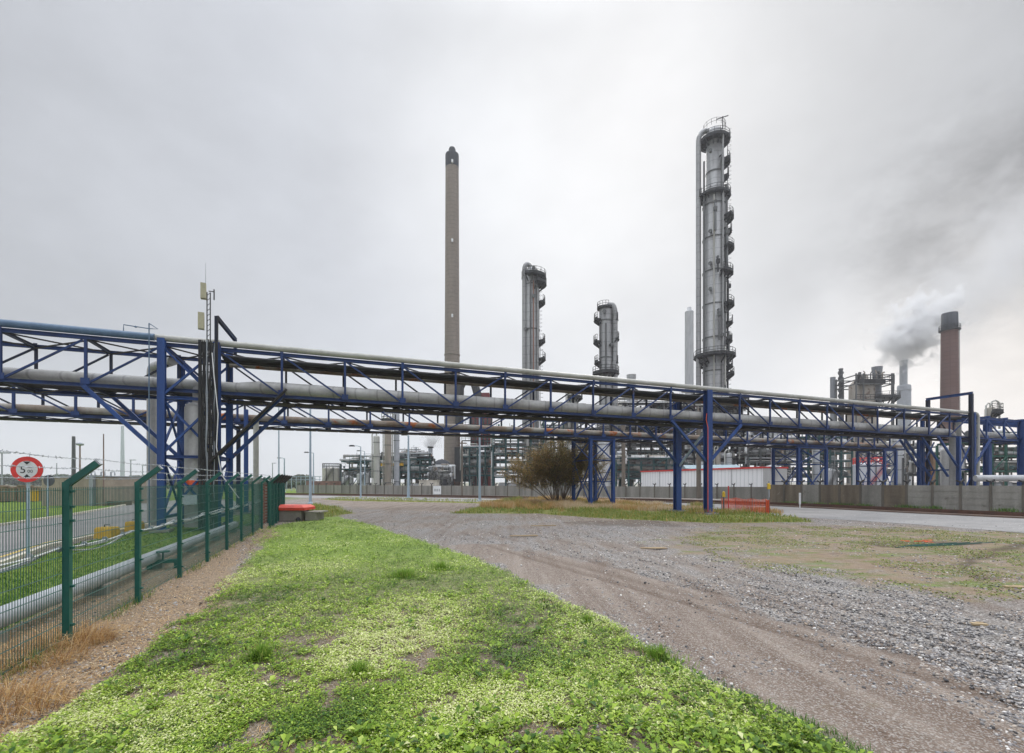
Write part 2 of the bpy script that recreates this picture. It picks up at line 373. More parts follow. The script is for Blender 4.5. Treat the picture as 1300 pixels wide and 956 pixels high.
vor2 = node(nt, 'ShaderNodeTexVoronoi'); vor2.inputs['Scale'].default_value = 75; nt.links.new(p, vor2.inputs['Vector'])
sep = nt.nodes.new('ShaderNodeSeparateColor'); nt.links.new(vor.outputs['Color'], sep.inputs[0])
sep2 = nt.nodes.new('ShaderNodeSeparateColor'); nt.links.new(vor2.outputs['Color'], sep2.inputs[0])
stone = ramp(nt, [(0, (0.055, 0.053, 0.052)), (0.3, (0.18, 0.172, 0.165)), (0.65, (0.345, 0.335, 0.33)), (0.9, (0.50, 0.475, 0.44)), (1, (0.85, 0.83, 0.80))]); nt.links.new(sep.outputs[0], stone.inputs[0])
stone2 = ramp(nt, [(0, (0.08, 0.075, 0.07)), (0.5, (0.29, 0.275, 0.26)), (1, (0.66, 0.62, 0.57))]); nt.links.new(sep2.outputs[0], stone2.inputs[0])
nbig = noise(nt, p, 0.35, 5, 0.6); nmid = noise(nt, p, 2.2, 5, 0.6); nfine = noise(nt, p, 14, 5, 0.65)
gcol = mixc(nt, nmid, stone.outputs[0], stone2.outputs[0])
gap = ramp(nt, [(0.0, (1, 1, 1)), (0.5, (0.9,)*3), (0.85, (0.42, 0.39, 0.36))]); nt.links.new(math_(nt, 'MULTIPLY', vor.outputs['Distance'], 1.1), gap.inputs[0])
gcol = mixc(nt, 0.75, gcol, gap.outputs[0], 'MULTIPLY')
strk = noise(nt, pos(nt, (2.6, 0.16, 1), (0, 0, radians(-25))), 1.0, 5, 0.6)
stkr = ramp(nt, [(0.38, (0, 0, 0)), (0.62, (1, 1, 1))]); nt.links.new(strk, stkr.inputs[0])
dcol = mixc(nt, nfine, (0.16, 0.125, 0.10), (0.36, 0.30, 0.25))
dcol = mixc(nt, math_(nt, 'MULTIPLY', stkr.outputs[0], 0.75), dcol, (0.13, 0.09, 0.068))
few = ramp(nt, [(0.70, (0, 0, 0)), (0.76, (1, 1, 1))]); nt.links.new(sep2.outputs[1], few.inputs[0])
dcol = mixc(nt, math_(nt, 'MULTIPLY', few.outputs[0], 0.6), dcol, (0.42, 0.40, 0.37))
# thin brown silt between the stones in places, following the wheel direction
silt = ramp(nt, [(0.45, (0, 0, 0)), (0.60, (1, 1, 1))]); nt.links.new(math_(nt, 'ADD', math_(nt, 'MULTIPLY', strk, 0.5), math_(nt, 'MULTIPLY', nbig, 0.55)), silt.inputs[0])
dcol = mixc(nt, math_(nt, 'MULTIPLY', attr('rut'), 14.0, True), dcol, (0.125, 0.088, 0.066))
gcol = mixc(nt, math_(nt, 'MULTIPLY', silt.outputs[0], 0.85), gcol, dcol)
dfac = math_(nt, 'MULTIPLY', attr('dirt'), 1.0)
dn = ramp(nt, [(0.36, (0, 0, 0)), (0.58, (1, 1, 1))]); nt.links.new(math_(nt, 'ADD', math_(nt, 'MULTIPLY', nmid, 0.35), math_(nt, 'MULTIPLY', dfac, 0.5)), dn.inputs[0])
col = mixc(nt, dn.outputs[0], gcol, dcol)
mosc = ramp(nt, [(0.34, (0.19, 0.13, 0.085)), (0.46, (0.30, 0.22, 0.145)), (0.54, (0.20, 0.17, 0.07)), (0.60, (0.13, 0.19, 0.03)), (0.70, (0.24, 0.32, 0.05))]); nt.links.new(noise(nt, pos(nt, (0.5, 1.6, 1)), 1.2, 7, 0.65), mosc.inputs[0])
mosf = ramp(nt, [(0.38, (0, 0, 0)), (0.66, (1, 1, 1))]); nt.links.new(math_(nt, 'ADD', math_(nt, 'MULTIPLY', nmid, 0.6), math_(nt, 'MULTIPLY', attr('moss'), 0.34)), mosf.inputs[0])
col = mixc(nt, math_(nt, 'MULTIPLY', mosf.outputs[0], 0.75), col, mosc.outputs[0])
mudf = math_(nt, 'MULTIPLY', attr('mud'), math_(nt, 'ADD', nmid, 0.3), True)
col = mixc(nt, mudf, col, (0.10, 0.075, 0.055))
vc = ramp(nt, [(0.3, (0.10, 0.15, 0.03)), (0.5, (0.20, 0.22, 0.06)), (0.7, (0.30, 0.20, 0.09))]); nt.links.new(nmid, vc.inputs[0])
col = mixc(nt, attr('verge'), col, vc.outputs[0])
soil = ramp(nt, [(0.3, (0.10, 0.085, 0.055)), (0.55, (0.19, 0.15, 0.10)), (0.75, (0.30, 0.23, 0.16))]); nt.links.new(nfine, soil.inputs[0])
soil = mixc(nt, math_(nt, 'MULTIPLY', few.outputs[0], 0.5), soil.outputs[0], (0.34, 0.31, 0.28))
farg = nt.nodes.new('ShaderNodeMapRange'); cdn = nt.nodes.new('ShaderNodeSeparateXYZ'); nt.links.new(p, cdn.inputs[0]); nt.links.new(cdn.outputs['Y'], farg.inputs[0]); farg.inputs[1].default_value = 6; farg.inputs[2].default_value = 14
soilg = mixc(nt, math_(nt, 'MULTIPLY', math_(nt, 'ADD', nfine, 0.15), farg.outputs[0]), soil, (0.22, 0.36, 0.05))
col = mixc(nt, attr('grass'), col, soilg)
dryc = ramp(nt, [(0.32, (0.09, 0.065, 0.045)), (0.48, (0.25, 0.185, 0.125)), (0.62, (0.42, 0.33, 0.235))]); nt.links.new(noise(nt, p, 26, 6, 0.75), dryc.inputs[0])
col = mixc(nt, attr('dry'), col, dryc.outputs[0])
lawnc = ramp(nt, [(0.3, (0.08, 0.13, 0.02)), (0.55, (0.15, 0.22, 0.035)), (0.75, (0.26, 0.28, 0.07))]); nt.links.new(noise(nt, p, 1.6, 7, 0.7), lawnc.inputs[0])
col = mixc(nt, attr('lawn'), col, lawnc.outputs[0])

nt.links.new(col, b.inputs['Base Color']); b.inputs['Roughness'].default_value = 0.95
b.inputs['Specular IOR Level'].default_value = 0.2
hh = math_(nt, 'ADD', math_(nt, 'MULTIPLY', vor.outputs['Distance'], -0.8), math_(nt, 'MULTIPLY', nfine, 0.9))
bump(nt, b, hh, 0.9, 0.04)
g = np_mesh('ground', V, FQ, gm, smooth=True, kind='structure')
for n_, a_ in (('grass', m_grass), ('dry', m_dry), ('lawn', m_lawn), ('dirt', m_dirt), ('moss', m_moss), ('verge', m_verge), ('mud', m_mud), ('rut', ruts)):
    at = g.data.attributes.new(n_, 'FLOAT', 'POINT'); at.data.foreach_set('value', a_.astype(np.float32))
def ground_z(px, py):
    i = np.clip(np.searchsorted(rr, np.hypot(px, py)), 1, nr-1)
    an = np.arctan2(px, py); j = np.clip(np.searchsorted(aa[:760], an), 0, 759)
    return z.reshape(nr, na)[i, j]

# ---------------------------------------------------------------- roads, rails
def sheet(name, poly, zz, mat, kind='structure', **kw):
    me = bpy.data.meshes.new(name)
    import bmesh
    bm = bmesh.new(); f = bm.faces.new([bm.verts.new((q[0], q[1], zz)) for q in poly])
    if f.normal.z < 0: f.normal_flip()
    bm.normal_update()
    if f.normal.z < 0: bmesh.ops.reverse_faces(bm, faces=[f])
    bmesh.ops.triangulate(bm, faces=bm.faces[:]); bm.to_mesh(me); bm.free(); me.materials.append(mat)
    o = bpy.data.objects.new(name, me); COL.objects.link(o); OFF[o.name] = (0, 0, 0)
    return tag(o, kind=kind, **kw)
def ribbon(name, pts, wd, z0, z1, mat, **kw):
    """Strip along a plan polyline with a thickness."""
    m = MB(); pts = [Vector((p_[0], p_[1], 0)) for p_ in pts]; L = []
    for i, q in enumerate(pts):
        d = (pts[min(i+1, len(pts)-1)]-pts[max(i-1, 0)]).normalized(); n_ = Vector((-d.y, d.x, 0)); L.append((q+n_*wd/2, q-n_*wd/2))
    for (a, b_), (c, d) in zip(L, L[1:]):
        vs = [(q.x, q.y, zz) for zz in (z0, z1) for q in (a, b_, d, c)]
        m.add(vs, [(4, 5, 6, 7), (0, 4, 7, 3), (1, 2, 6, 5), (0, 1, 5, 4), (3, 7, 6, 2)])
    return m.obj(name, mat, **kw)
asph = M('pale_asphalt', (0.29, 0.28, 0.27), (0.22, 0.215, 0.21), 0.95, scale=0.35, streak=False, patch=(0.24, 0.22, 0.19), patch_at=0.63, bumpy=0.4)
asph2 = M('grey_asphalt', (0.25, 0.24, 0.235), (0.20, 0.195, 0.19), 0.95, scale=0.3, streak=False, bumpy=0.4)
sheet('road', P((1500, 660), (1300, 655), (1150, 649), (1000, 643), (900, 639.8), (800, 637.3), (700, 635.2), (600, 632.8), (450, 630), (345, 628.2), (345, 631), (450, 634), (600, 637), (700, 640), (800, 643), (900, 648), (1000, 656), (1150, 665), (1300, 677), (1500, 693)), 0.012, asph)
sheet('works_road', P((-900, 722), (0, 668), (92, 654), (138, 646), (172, 639), (150, 634), (120, 631), (128, 629.5), (180, 632), (215, 636), (235, 634), (290, 634), (310, 640), (280, 650), (200, 662), (160, 671), (120, 679), (60, 692), (0, 715), (-900, 840)), 0.012, asph2)
cream = M('cream_kerb', (0.62, 0.58, 0.48), (0.5, 0.46, 0.38), 0.9)
yline = M('yellow_line', (0.62, 0.45, 0.12), (0.5, 0.38, 0.14), 0.9)
ribbon('kerb', P((-300, 688), (0, 668), (92, 654), (138, 646), (172, 639)), 0.16, 0, 0.12, cream, kind='structure')
ribbon('kerb', P((-300, 762), (0, 718), (60, 695), (120, 682), (160, 673.5), (205, 663)), 0.14, 0, 0.10, cream, kind='structure')
ribbon('road_marking', P((-300, 748), (0, 708), (60, 689), (120, 678), (160, 670), (200, 662)), 0.12, 0.013, 0.017, yline, kind='structure')
RAILPX = ((1700, 676), (1500, 666), (1300, 657), (1150, 650), (975, 641.5), (800, 635.8), (600, 631.8), (440, 629.3), (345, 628))
def spline(pts, n=6):
    pts = [Vector((q[0], q[1], 0)) for q in pts]; out = []
    for i in range(len(pts)-1):
        a, b_, c, d = pts[max(i-1, 0)], pts[i], pts[i+1], pts[min(i+2, len(pts)-1)]
        for k in range(n):
            t = k/n; out.append(0.5*((2*b_)+(c-a)*t+(2*a-5*b_+4*c-d)*t*t+(3*b_-a-3*c+d)*t**3))
    return out+[pts[-1]]
rail = spline(P(*RAILPX))
bedm = M('rail_ballast', (0.17, 0.12, 0.09), (0.11, 0.08, 0.065), 0.95, scale=1.2, streak=False)
ribbon('railway_bed', rail, 3.0, 0.0, 0.10, bedm, kind='structure')
def offset(pts, o):
    out = []
    for i, q in enumerate(pts):
        d = (pts[min(i+1, len(pts)-1)]-pts[max(i-1, 0)]).normalized(); out.append(q+Vector((-d.y, d.x, 0))*o)
    return out
ribbon('steel_rail', offset(rail, 0.75), 0.08, 0.102, 0.27, railm, label='rust brown railway rail running along the foot of the concrete wall', cat='rail', group='rails of the siding')
ribbon('steel_rail', offset(rail, -0.75), 0.08, 0.102, 0.27, railm, label='rust brown railway rail running beside the pale road', cat='rail', group='rails of the siding')

postm = M('post_concrete', (0.15, 0.135, 0.11), (0.10, 0.09, 0.075), 0.92)
# ---------------------------------------------------------------- concrete panel walls
def panel_wall(label, pts, hgt, step, mats, armed):
    pts = [Vector((a, b_, 0)) for a, b_ in pts]; t = thing('concrete_wall', label, 'wall', pts[0])
    k = 0; first = None
    for a, b_ in zip(pts, pts[1:]):
        L = (b_-a).length; n_ = max(1, round(L/step)); d = (b_-a)/n_; yaw = atan2(d.y, d.x)
        for i in range(n_):
            q = a+d*i; mt = mats(q, k); k += 1
            m = MB()
            for j in range(4):
                hh_ = hgt/4; m.box((q+d/2)+Vector((0, 0, hh_*(j+0.5))), (d.length-0.10, 0.075, hh_-0.03), yaw)
            m.box((q+d/2)+Vector((0, 0, hgt/2)), (d.length-0.10, 0.02, hgt-0.02), yaw)
            m.obj('wall_panel', mt, t)
            m = MB(); hp = hgt+0.06; m.box(q+Vector((0, 0, hp/2)), (0.15, 0.20, hp), yaw)
            pst = m.obj('wall_post', postm, t)
            if armed(q):
                nn = Vector((-d.y, d.x, 0)).normalized()
                if nn.y > 0: nn = -nn
                m = MB(); top = q+Vector((0, 0, hp)); m.prism(top+Vector((0, 0, -0.1)), top+Vector((0, 0, 0.20)), [(-.05, -.05), (.05, -.05), (.05, .05), (-.05, .05)])
                m.bar(top+Vector((0, 0, 0.16)), top-d.normalized()*0.1+nn*-0.3+Vector((0, 0, 0.34)), 0.11, 0.12); m.bar(top+Vector((0, 0, 0.17)), top+d.normalized()*0.24+Vector((0, 0, 0.30)), 0.10, 0.10); m.obj('bent_arm', darksteel, pst)
    return t
cAl = (38.5, 24.7); cA = (34.1, 31.5); cAb = (31.5, 35.4); cB = (24.8, 45.8)
def wmA(q, k): return concg if q.x > 30.7 else (concg if k in (10, 13) else concb)
panel_wall('weathered brown and grey concrete panel wall behind the curving rails', (cAl, cA, cAb, cB), 1.86, 1.6, wmA, lambda q: q.x < 36)
panel_wall('pale grey concrete panel wall in front of the white hall and the process plant', ((31, 57), (14, 66), (-8, 76), (-42, 92)), 1.52, 2.0, lambda q, k: concg, lambda q: True)
# ---------------------------------------------------------------- pipe bridges
RA = Vector((0.931, 0.365, 0)); RP = Vector((-0.365, 0.931, 0))
def R(s, w, z): return Vector((-14.76, 20.0, 0))+RA*s+RP*w+Vector((0, 0, z))
def Q(s, w, z): return Vector((7.9, 41.3, 0))+RA*s+RP*w+Vector((0, 0, z))
BT1, TP1, W1 = 6.02, 7.93, 2.4
def truss(fn, name, label, nodes, zb, zt, wd, slope, cat='pipe bridge', wm=1.0, top_open=False, group=None):
    """slope(i) -> +1: brace rises with s, -1: falls, for the panel between nodes i and i+1."""
    t = thing(name, label, cat, fn(nodes[0], 0, zb), group)
    s0, s1 = nodes[0], nodes[-1]
    for w_ in (0, wd):
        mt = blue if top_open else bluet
        for zz, nm, hh_ in ((zt, 'top_chord', 0.18), (zb, 'bottom_chord', 0.16)):
            m = MB(); m.hbeam(fn(s0, w_, zz), fn(s1, w_, zz), 0.14*wm, hh_*wm); m.obj(nm, mt, t)
        for i, s in enumerate(nodes):
            m = MB(); m.hbeam(fn(s, w_, zb+0.08), fn(s, w_, zt-0.08), 0.11*wm, 0.11*wm, up=RP)
            m.bar(fn(s, w_-0.07, zb+0.02), fn(s, w_-0.07, zb+0.27), 0.34*wm, 0.02, up=RP)          # gusset plate
            if i % 2 == 0: m.bar(fn(s, w_-0.07, zt-0.2), fn(s, w_-0.07, zt+0.13), 0.16*wm, 0.02, up=RP)
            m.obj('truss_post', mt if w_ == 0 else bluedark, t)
        for i in range(len(nodes)-1):
            a, b_ = (zb+0.1, zt-0.1) if slope(i) > 0 else (zt-0.1, zb+0.1)
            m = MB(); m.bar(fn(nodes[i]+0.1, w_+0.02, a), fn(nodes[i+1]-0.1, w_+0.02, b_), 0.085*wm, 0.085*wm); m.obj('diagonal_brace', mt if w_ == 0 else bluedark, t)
    for i, s in enumerate(nodes):
        for zz in ((zb-0.02, zt-0.02)):
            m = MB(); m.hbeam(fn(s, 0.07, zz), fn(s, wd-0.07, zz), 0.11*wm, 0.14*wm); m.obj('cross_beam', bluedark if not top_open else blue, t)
    m = MB()
    for i in range(len(nodes)-1):
        m.bar(fn(nodes[i], 0.1, zb-0.05), fn(nodes[i+1], wd-0.1, zb-0.05), 0.06, 0.05)
        m.bar(fn(nodes[i], wd-0.1, zb-0.10), fn(nodes[i+1], 0.1, zb-0.10), 0.06, 0.05)
        if not top_open:
            m.bar(fn(nodes[i], 0.1, zt-0.05), fn(nodes[i+1], wd-0.1, zt-0.05), 0.06, 0.05)
            m.bar(fn(nodes[i], wd-0.1, zt-0.10), fn(nodes[i+1], 0.1, zt-0.10), 0.06, 0.05)
    m.obj('wind_bracing', under, t)
    return t
N1 = [-10.6, -7.9, -5.2, -2.6, 0, 2.0, 4.53, 7.26, 9.97, 12.7, 15.45, 18.2, 20.95, 23.75, 26.55, 29.45, 32.3, 35.1, 37.95, 40.85, 43.7, 46.6, 49.9, 53.2, 56.1, 59.2]
def sl1(i):
    s = N1[i]
    if s < 0: return 1
    if s < 2: return -1
    if s < 12.6: return -1
    if s < 29.4: return 1
    if s < 46.5: return -1
    return 1
bridge1 = truss(R, 'pipe_bridge', 'long blue steel truss bridge carrying the big grey lagged pipe, closest to the green fence', N1, BT1, TP1, W1, sl1, wm=0.86)
# walkway plate inside the top deck
m = MB()
s = 2.6
while s < 58.8:
    m.box(R(s+0.62, 1.62, TP1-0.17), (1.2, 0.62, 0.04), atan2(RA.y, RA.x)); s += 1.26
m.obj('walkway_grating', under, bridge1)
m = MB(); s = 2.2
while s < 58.8:
    m.box(R(s+0.7, 1.7, BT1-0.13), (1.36, 1.0, 0.04), atan2(RA.y, RA.x)); s += 1.42
m.obj('walkway_grating', under, bridge1)
N3 = [59.5, 61.7, 64.6, 67.4, 70.3, 73.2]
bridge3 = truss(R, 'pipe_bridge', 'short blue truss bridge with open top frames beyond the tall portal frame', N3, BT1, TP1-0.1, W1, lambda i: -1, top_open=True)
for s in N3[1:]:
    m = MB(); m.bar(R(s, -0.25, TP1+0.02), R(s, W1+0.5, TP1+0.02), 0.12, 0.14); m.obj('top_frame', blue, bridge3)
N2 = [0.1+2.8*k for k in range(-19, 16)]
def sl2(i):
    k = i-19
    if k < -12: return -1
    if k < -10: return 1
    if k < -5: return -1
    if k < 0: return 1
    return (-1, -1, 1, 1)[k % 4]
bridge2 = truss(Q, 'pipe_bridge', 'lower blue truss bridge behind, carrying the rusty patched pipe', N2, BT1, 7.7, 3.0, sl2, wm=1.1)
m = MB(); s = N2[0]
while s < N2[-1]-1.2:
    m.box(Q(s+0.75, 2.0, BT1-0.14), (1.4, 1.1, 0.04), atan2(RA.y, RA.x)); s += 1.5
m.obj('walkway_grating', under, bridge2)

def pipe(name, pts, r, mat, label, cat='pipe', n=14, flanges=(), group=None, bends=0.0, rs=None):
    """Pipe with rounded corners; flanges are (fraction) positions."""
    pts = [Vector(q) for q in pts]
    if bends:
        out = [pts[0]]
        for i in range(1, len(pts)-1):
            a, c, b_ = pts[i-1], pts[i], pts[i+1]; da = (a-c).normalized(); db = (b_-c).normalized()
            p0, p1 = c+da*bends, c+db*bends
            for k in range(7):
                t = k/6; out.append(p0*(1-t)**2+c*2*t*(1-t)+p1*t*t)
        pts = out+[pts[-1]]
    m = MB(); m.tube(pts, r, n, rs=rs)
    o = m.obj(name, mat, label=label, cat=cat, group=group)
    for a, b_ in flanges:
        m = MB(); m.tube([a, b_], r*1.35, 16); m.obj('flange', mat, o)
    return o
def rpipe(fn, s0, s1, w_, z_, r, mat, label, step=0, **kw):
    o = pipe('steel_pipe', [fn(s0, w_, z_), fn(s1, w_, z_)], r, mat, label, **kw)
    return o
def bands(fn, par, s0, s1, w_, z_, r, step, mat):
    s = s0+step
    while s < s1:
        m = MB(); m.tube([fn(s-0.03, w_, z_), fn(s+0.03, w_, z_)], r*1.06, 14, smooth=False); m.obj('joint_ring', mat, par); s += step
rpipe(R, -10.6, -0.3, -0.02, 8.19, 0.145, bluepipe, 'blue grey pipe lying along the top of the near truss before the fence tower')
o = pipe('steel_pipe', [R(-0.25, -0.02, 8.19), R(60.3, -0.02, 8.19), R(60.3, -0.02, 1.2)], 0.14, lag2, 'grey pipe along the top edge of the long truss, elbowing down beyond the portal frame', bends=0.5)
bands(R, o, 0, 59, -0.02, 8.19, 0.14, 3.1, lag2)
o = pipe('lagged_pipe', [R(-10.6, 0.42, 6.36), R(2.9, 0.42, 6.36), R(4.0, 0.42, 6.42), R(57.4, 0.42, 6.42), R(57.4, 0.42, 0.6)], 0.22, lag, 'thick grey lagged pipe inside the long blue truss', rs=None) if False else None
def thick():
    pts = [R(-10.6, 0.42, 6.38), R(2.7, 0.42, 6.38), R(3.6, 0.42, 6.44), R(56.7, 0.42, 6.44)]
    rs = [0.215, 0.215, 0.285, 0.285]
    c = R(57.5, 0.42, 6.44)
    for k in range(1, 8):
        t = k/7; pts.append(R(56.7, 0.42, 6.44)*(1-t)**2+c*2*t*(1-t)+R(57.5, 0.42, 5.6)*t*t); rs.append(0.27)
    pts.append(R(57.5, 0.42, 0.4)); rs.append(0.27)
    m = MB(); m.tube(pts, 0.27, 20, rs=rs)
    return m.obj('lagged_pipe', lag, label='thick grey lagged pipe inside the long blue truss, bending down near the portal frame', cat='pipe')
big = thick(); bands(R, big, 4, 56, 0.42, 6.44, 0.275, 2.0, lag)
m = MB(); m.tube([R(1.16, 0.42, 6.30), R(1.16, 0.42, 5.5)], 0.20, 16); m.obj('branch_pipe', lag, big)
m = MB(); m.lathe(R(1.16, 0.42, 0), [(0.50, 0.15), (0.50, 5.35), (0.42, 5.5), (0.2, 5.6)], 24)
vd = m.obj('lagged_drum', lag, label='fat vertical lagged drum inside the fence tower under the thick pipe', cat='vessel')
m = MB(); m.lathe(R(1.16, 0.42, 0), [(0.512, 1.98), (0.512, 2.18)], 24); m.obj('orange_band', orange, vd)
o = rpipe(R, 59.9, 73.2, 0.5, 6.44, 0.27, lag, 'thick grey pipe continuing inside the short open truss past the portal frame')
for i, (w_, r, z_, mt, lb) in enumerate(((0.42, 0.09, 7.70, darksteel, 'thin dark pipe under the top edge of the long truss'), (1.15, 0.11, 7.70, under, 'brown grimy pipe in the middle of the upper truss deck'), (0.75, 0.15, 7.72, under, 'brown grimy pipe on the upper deck of the long truss, beside the thick pipe side'), (2.08, 0.12, 7.74, rusty, 'rust streaked pipe on the upper deck of the long truss, next to its rear chord'))):
    rpipe(R, 2.1, 58.6, w_, z_, r, mt, lb)
rpipe(R, 2.1, 58.6, 1.05, 6.22, 0.11, under, 'thin dark pipe low inside the long truss beside the thick pipe')
rpipe(R, -10.6, 58.6, 2.1, 6.22, 0.12, under, 'dark pipe on the lower deck along the rear chord of the long truss')
o = rpipe(Q, -53, 42.1, 0.35, 6.42, 0.20, rusty, 'grey pipe with orange rust patches inside the lower truss bridge')
bands(Q, o, -53, 42, 0.35, 6.42, 0.205, 5.6, rusty)
rpipe(Q, -53, 42.1, 1.05, 6.32, 0.12, under, 'slim dark pipe inside the lower truss bridge next to the rusty one')
rpipe(Q, -53, 42.1, 2.6, 6.36, 0.15, steel, 'grey pipe along the rear edge of the lower truss bridge')

def tower(name, label, legs, fn, zt, braces=(), beams=(), lw=0.24, cat='support tower', mats=None):
    t = thing(name, label, cat, fn(legs[0][0], legs[0][1], 0))
    for i, l in enumerate(legs):
        s, w_, zz = l if len(l) == 3 else (*l, zt)
        m = MB(); m.hbeam(fn(s, w_, 0), fn(s, w_, zz), lw, lw, up=RP); m.box(fn(s, w_, 0.13), (lw*1.7, lw*1.7, 0.04), 0.37)
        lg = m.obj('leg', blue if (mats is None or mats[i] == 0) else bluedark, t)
        m = MB(); m.box(fn(s, w_, 0.04), (lw*2.6, lw*2.6, 0.15), 0.37); m.obj('concrete_footing', conc, lg)
    for a, b_, wd in braces:
        m = MB(); m.bar(fn(*a), fn(*b_), wd, wd); m.obj('diagonal_brace', blue, t)
    for a, b_, wd in beams:
        m = MB(); m.hbeam(fn(*a), fn(*b_), wd, wd); m.obj('cross_beam', blue, t)
    return t
def xb(s0, s1, w_, z0, z1, wd=0.09): return [((s0, w_-0.03, z0), (s1, w_-0.03, z1), wd), ((s0, w_+0.07, z1), (s1, w_+0.07, z0), wd)]
def xbw(s_, w0, w1, z0, z1, wd=0.08): return [((s_-0.04, w0, z0), (s_-0.04, w1, z1), wd), ((s_+0.06, w0, z1), (s_+0.06, w1, z0), wd)]
# tower by the fence: four legs with crossed braces, two raking struts each way
wf = -0.2
br = []
for w_ in (wf, W1+0.25):
    br += xb(0, 2.0, w_, 5.7, 7.8) + xb(0, 2.0, w_, 3.25, 5.6) + xb(0, 2.0, w_, 0.5, 3.1)
    br += [((-2.6, w_, 5.95), (0, w_, 3.2), 0.15), ((4.53, w_, 5.95), (2.0, w_, 3.2), 0.16)]
br += xbw(0, wf, W1+0.25, 0.4, 3.1) + xbw(2.0, wf, W1+0.25, 0.4, 3.1) + xbw(0, wf, W1+0.25, 3.3, 5.8)
bm_ = []
for w_ in (wf, W1+0.25):
    bm_ += [((0.12, w_, zz), (1.88, w_, zz), 0.12) for zz in (3.18, 5.66)]
bm_ += [((s, wf+0.12, 3.18), (s, W1+0.13, 3.18), 0.14) for s in (0, 2.0)]+[((s, wf+0.12, 0.6), (s, W1+0.13, 0.6), 0.14) for s in (0, 2.0)]
tw = tower('support_tower', 'four legged blue braced tower standing just behind the green fence', [(0, wf, 8.12), (2.0, wf, 8.15), (0, W1+0.25, 7.9), (2.0, W1+0.25, 8.6)], R, 8.1, br, bm_, lw=0.27)
m = MB(); m.bar(R(1.98, wf, 8.1), R(1.98, wf, 9.3), 0.13); m.bar(R(1.98, wf, 9.28), R(2.55, W1*.3, 8.6), 0.13, 0.16); m.bar(R(2.55, W1*.3, 8.62), R(2.55, W1*.3, 7.9), 0.13); m.obj('raking_arm', bluedark, tw)
m = MB(); m.box(R(1.0, wf-0.2, 1.35), (0.62, 0.02, 0.42), atan2(RA.y, RA.x)); m.obj('notice_plate', M('pale_plate', (0.45, 0.52, 0.55), None, 0.5), tw)
# thin handrail hook over the tower top
m = MB()
a = R(-0.35, -0.5, 0)
m.tube([a+Vector((0, 0, 0.1)), a+Vector((0, 0, 8.62))], 0.022, 6); m.tube([a+Vector((0, 0, 8.62)), a+RA*0.3+Vector((0, 0, 8.42)), a+Vector((0, 0, 8.40))], 0.02, 6)
m.tube([a+Vector((0, 0, 8.40)), a-RA*0.85+Vector((0, 0, 8.46)), a-RA*0.85+Vector((0, 0, 8.22))], 0.02, 6); m.lathe(a-RA*0.45+Vector((0, 0, 8.38)), [(0.0, 0), (0.05, 0.02), (0.05, 0.06), (0, 0.09)], 8)
m.obj('guide_rail', bluepipe, label='slim pale blue vertical guide rail with a bent head beside the fence tower', cat='rail')
# cable ladder on the leg nearest the fence corner
cl = thing('cable_ladder', 'tall dark cable ladder crammed with cables up the fence tower leg', 'cable ladder', R(1.7, wf-0.3, 0))
m = MB()
for ds in (-0.30, 0.30): m.bar(R(1.72+ds, wf-0.24, 0.1), R(1.72+ds, wf-0.24, 8.15), 0.05, 0.12)
for k in range(26): m.bar(R(1.43, wf-0.24, 0.3+k*0.31), R(2.01, wf-0.24, 0.3+k*0.31), 0.04, 0.04)
m.obj('ladder_frame', darksteel, cl)
for k in range(22):
    ds = -0.26+k*0.025; pts = []
    for j in range(15):
        pts.append(R(1.72+ds+random.uniform(-0.02, 0.02), wf-0.30-random.uniform(0, 0.07), 0.1+j*(8.0+random.uniform(-0.1, 0.1))/14))
    m = MB(); m.tube(pts, random.choice((0.012, 0.017, 0.022)), 5, cap=False)
    m.obj('cable', random.choice((rubber, rubber, darksteel, under, rubber, galv)), cl)
m = MB(); m.tube([R(1.9, wf-0.42, 7.6), R(1.98, wf-0.46, 6.6), R(2.12, wf-0.42, 5.0), R(2.06, wf-0.42, 3.6), R(2.25, wf-0.4, 2.4), R(2.9, wf-0.4, 1.4)], 0.02, 6); m.obj('loose_cable', white, cl)
# cable trays along the raking strut
m = MB()
for k in range(5): m.bar(R(4.7+0.02*k, wf-0.1-0.1*k, 6.25), R(1.8, wf-0.1-0.1*k, 2.95), 0.05, 0.09)
m.bar(R(4.7, wf-0.3, 6.18), R(1.8, wf-0.3, 2.9), 0.5, 0.02)
m.obj('cable_tray', under, label='dark sloping cable tray descending from the truss to the cable ladder', cat='cable tray')
# antenna mast
am = thing('antenna_mast', 'aerial mast with two beige boxes and a whip above the fence tower', 'antenna', R(1.75, wf-0.3, 8.15))
m = MB()
for dx in (-0.06, 0.06): m.tube([R(1.75+dx, wf-0.3, 8.1), R(1.75+dx, wf-0.3, 10.2)], 0.022, 6)
for k in range(9): m.tube([R(1.69, wf-0.3, 8.3+k*0.22), R(1.81, wf-0.3, 8.42+k*0.22)], 0.012, 5)
m.obj('lattice_pole', darksteel, am)
m = MB(); m.box(R(1.60, wf-0.5, 10.15), (0.20, 0.24, 0.64), 0.5); m.obj('aerial_box', beige, am)
m = MB(); m.box(R(1.52, wf-0.5, 8.88), (0.22, 0.26, 0.68), 0.5); m.obj('aerial_box', beige, am)
m = MB(); m.tube([R(1.66, wf-0.4, 10.4), R(1.66, wf-0.4, 11.4)], 0.011, 5, rs=[0.014, 0.006]); m.obj('whip', galv, am)
m = MB(); m.tube([R(1.75, wf-0.3, 10.25), R(1.95, wf-0.3, 10.25)], 0.02, 6); m.tube([R(1.95, wf-0.3, 10.35), R(1.95, wf-0.3, 9.9)], 0.025, 6); m.obj('side_dipole', darksteel, am)
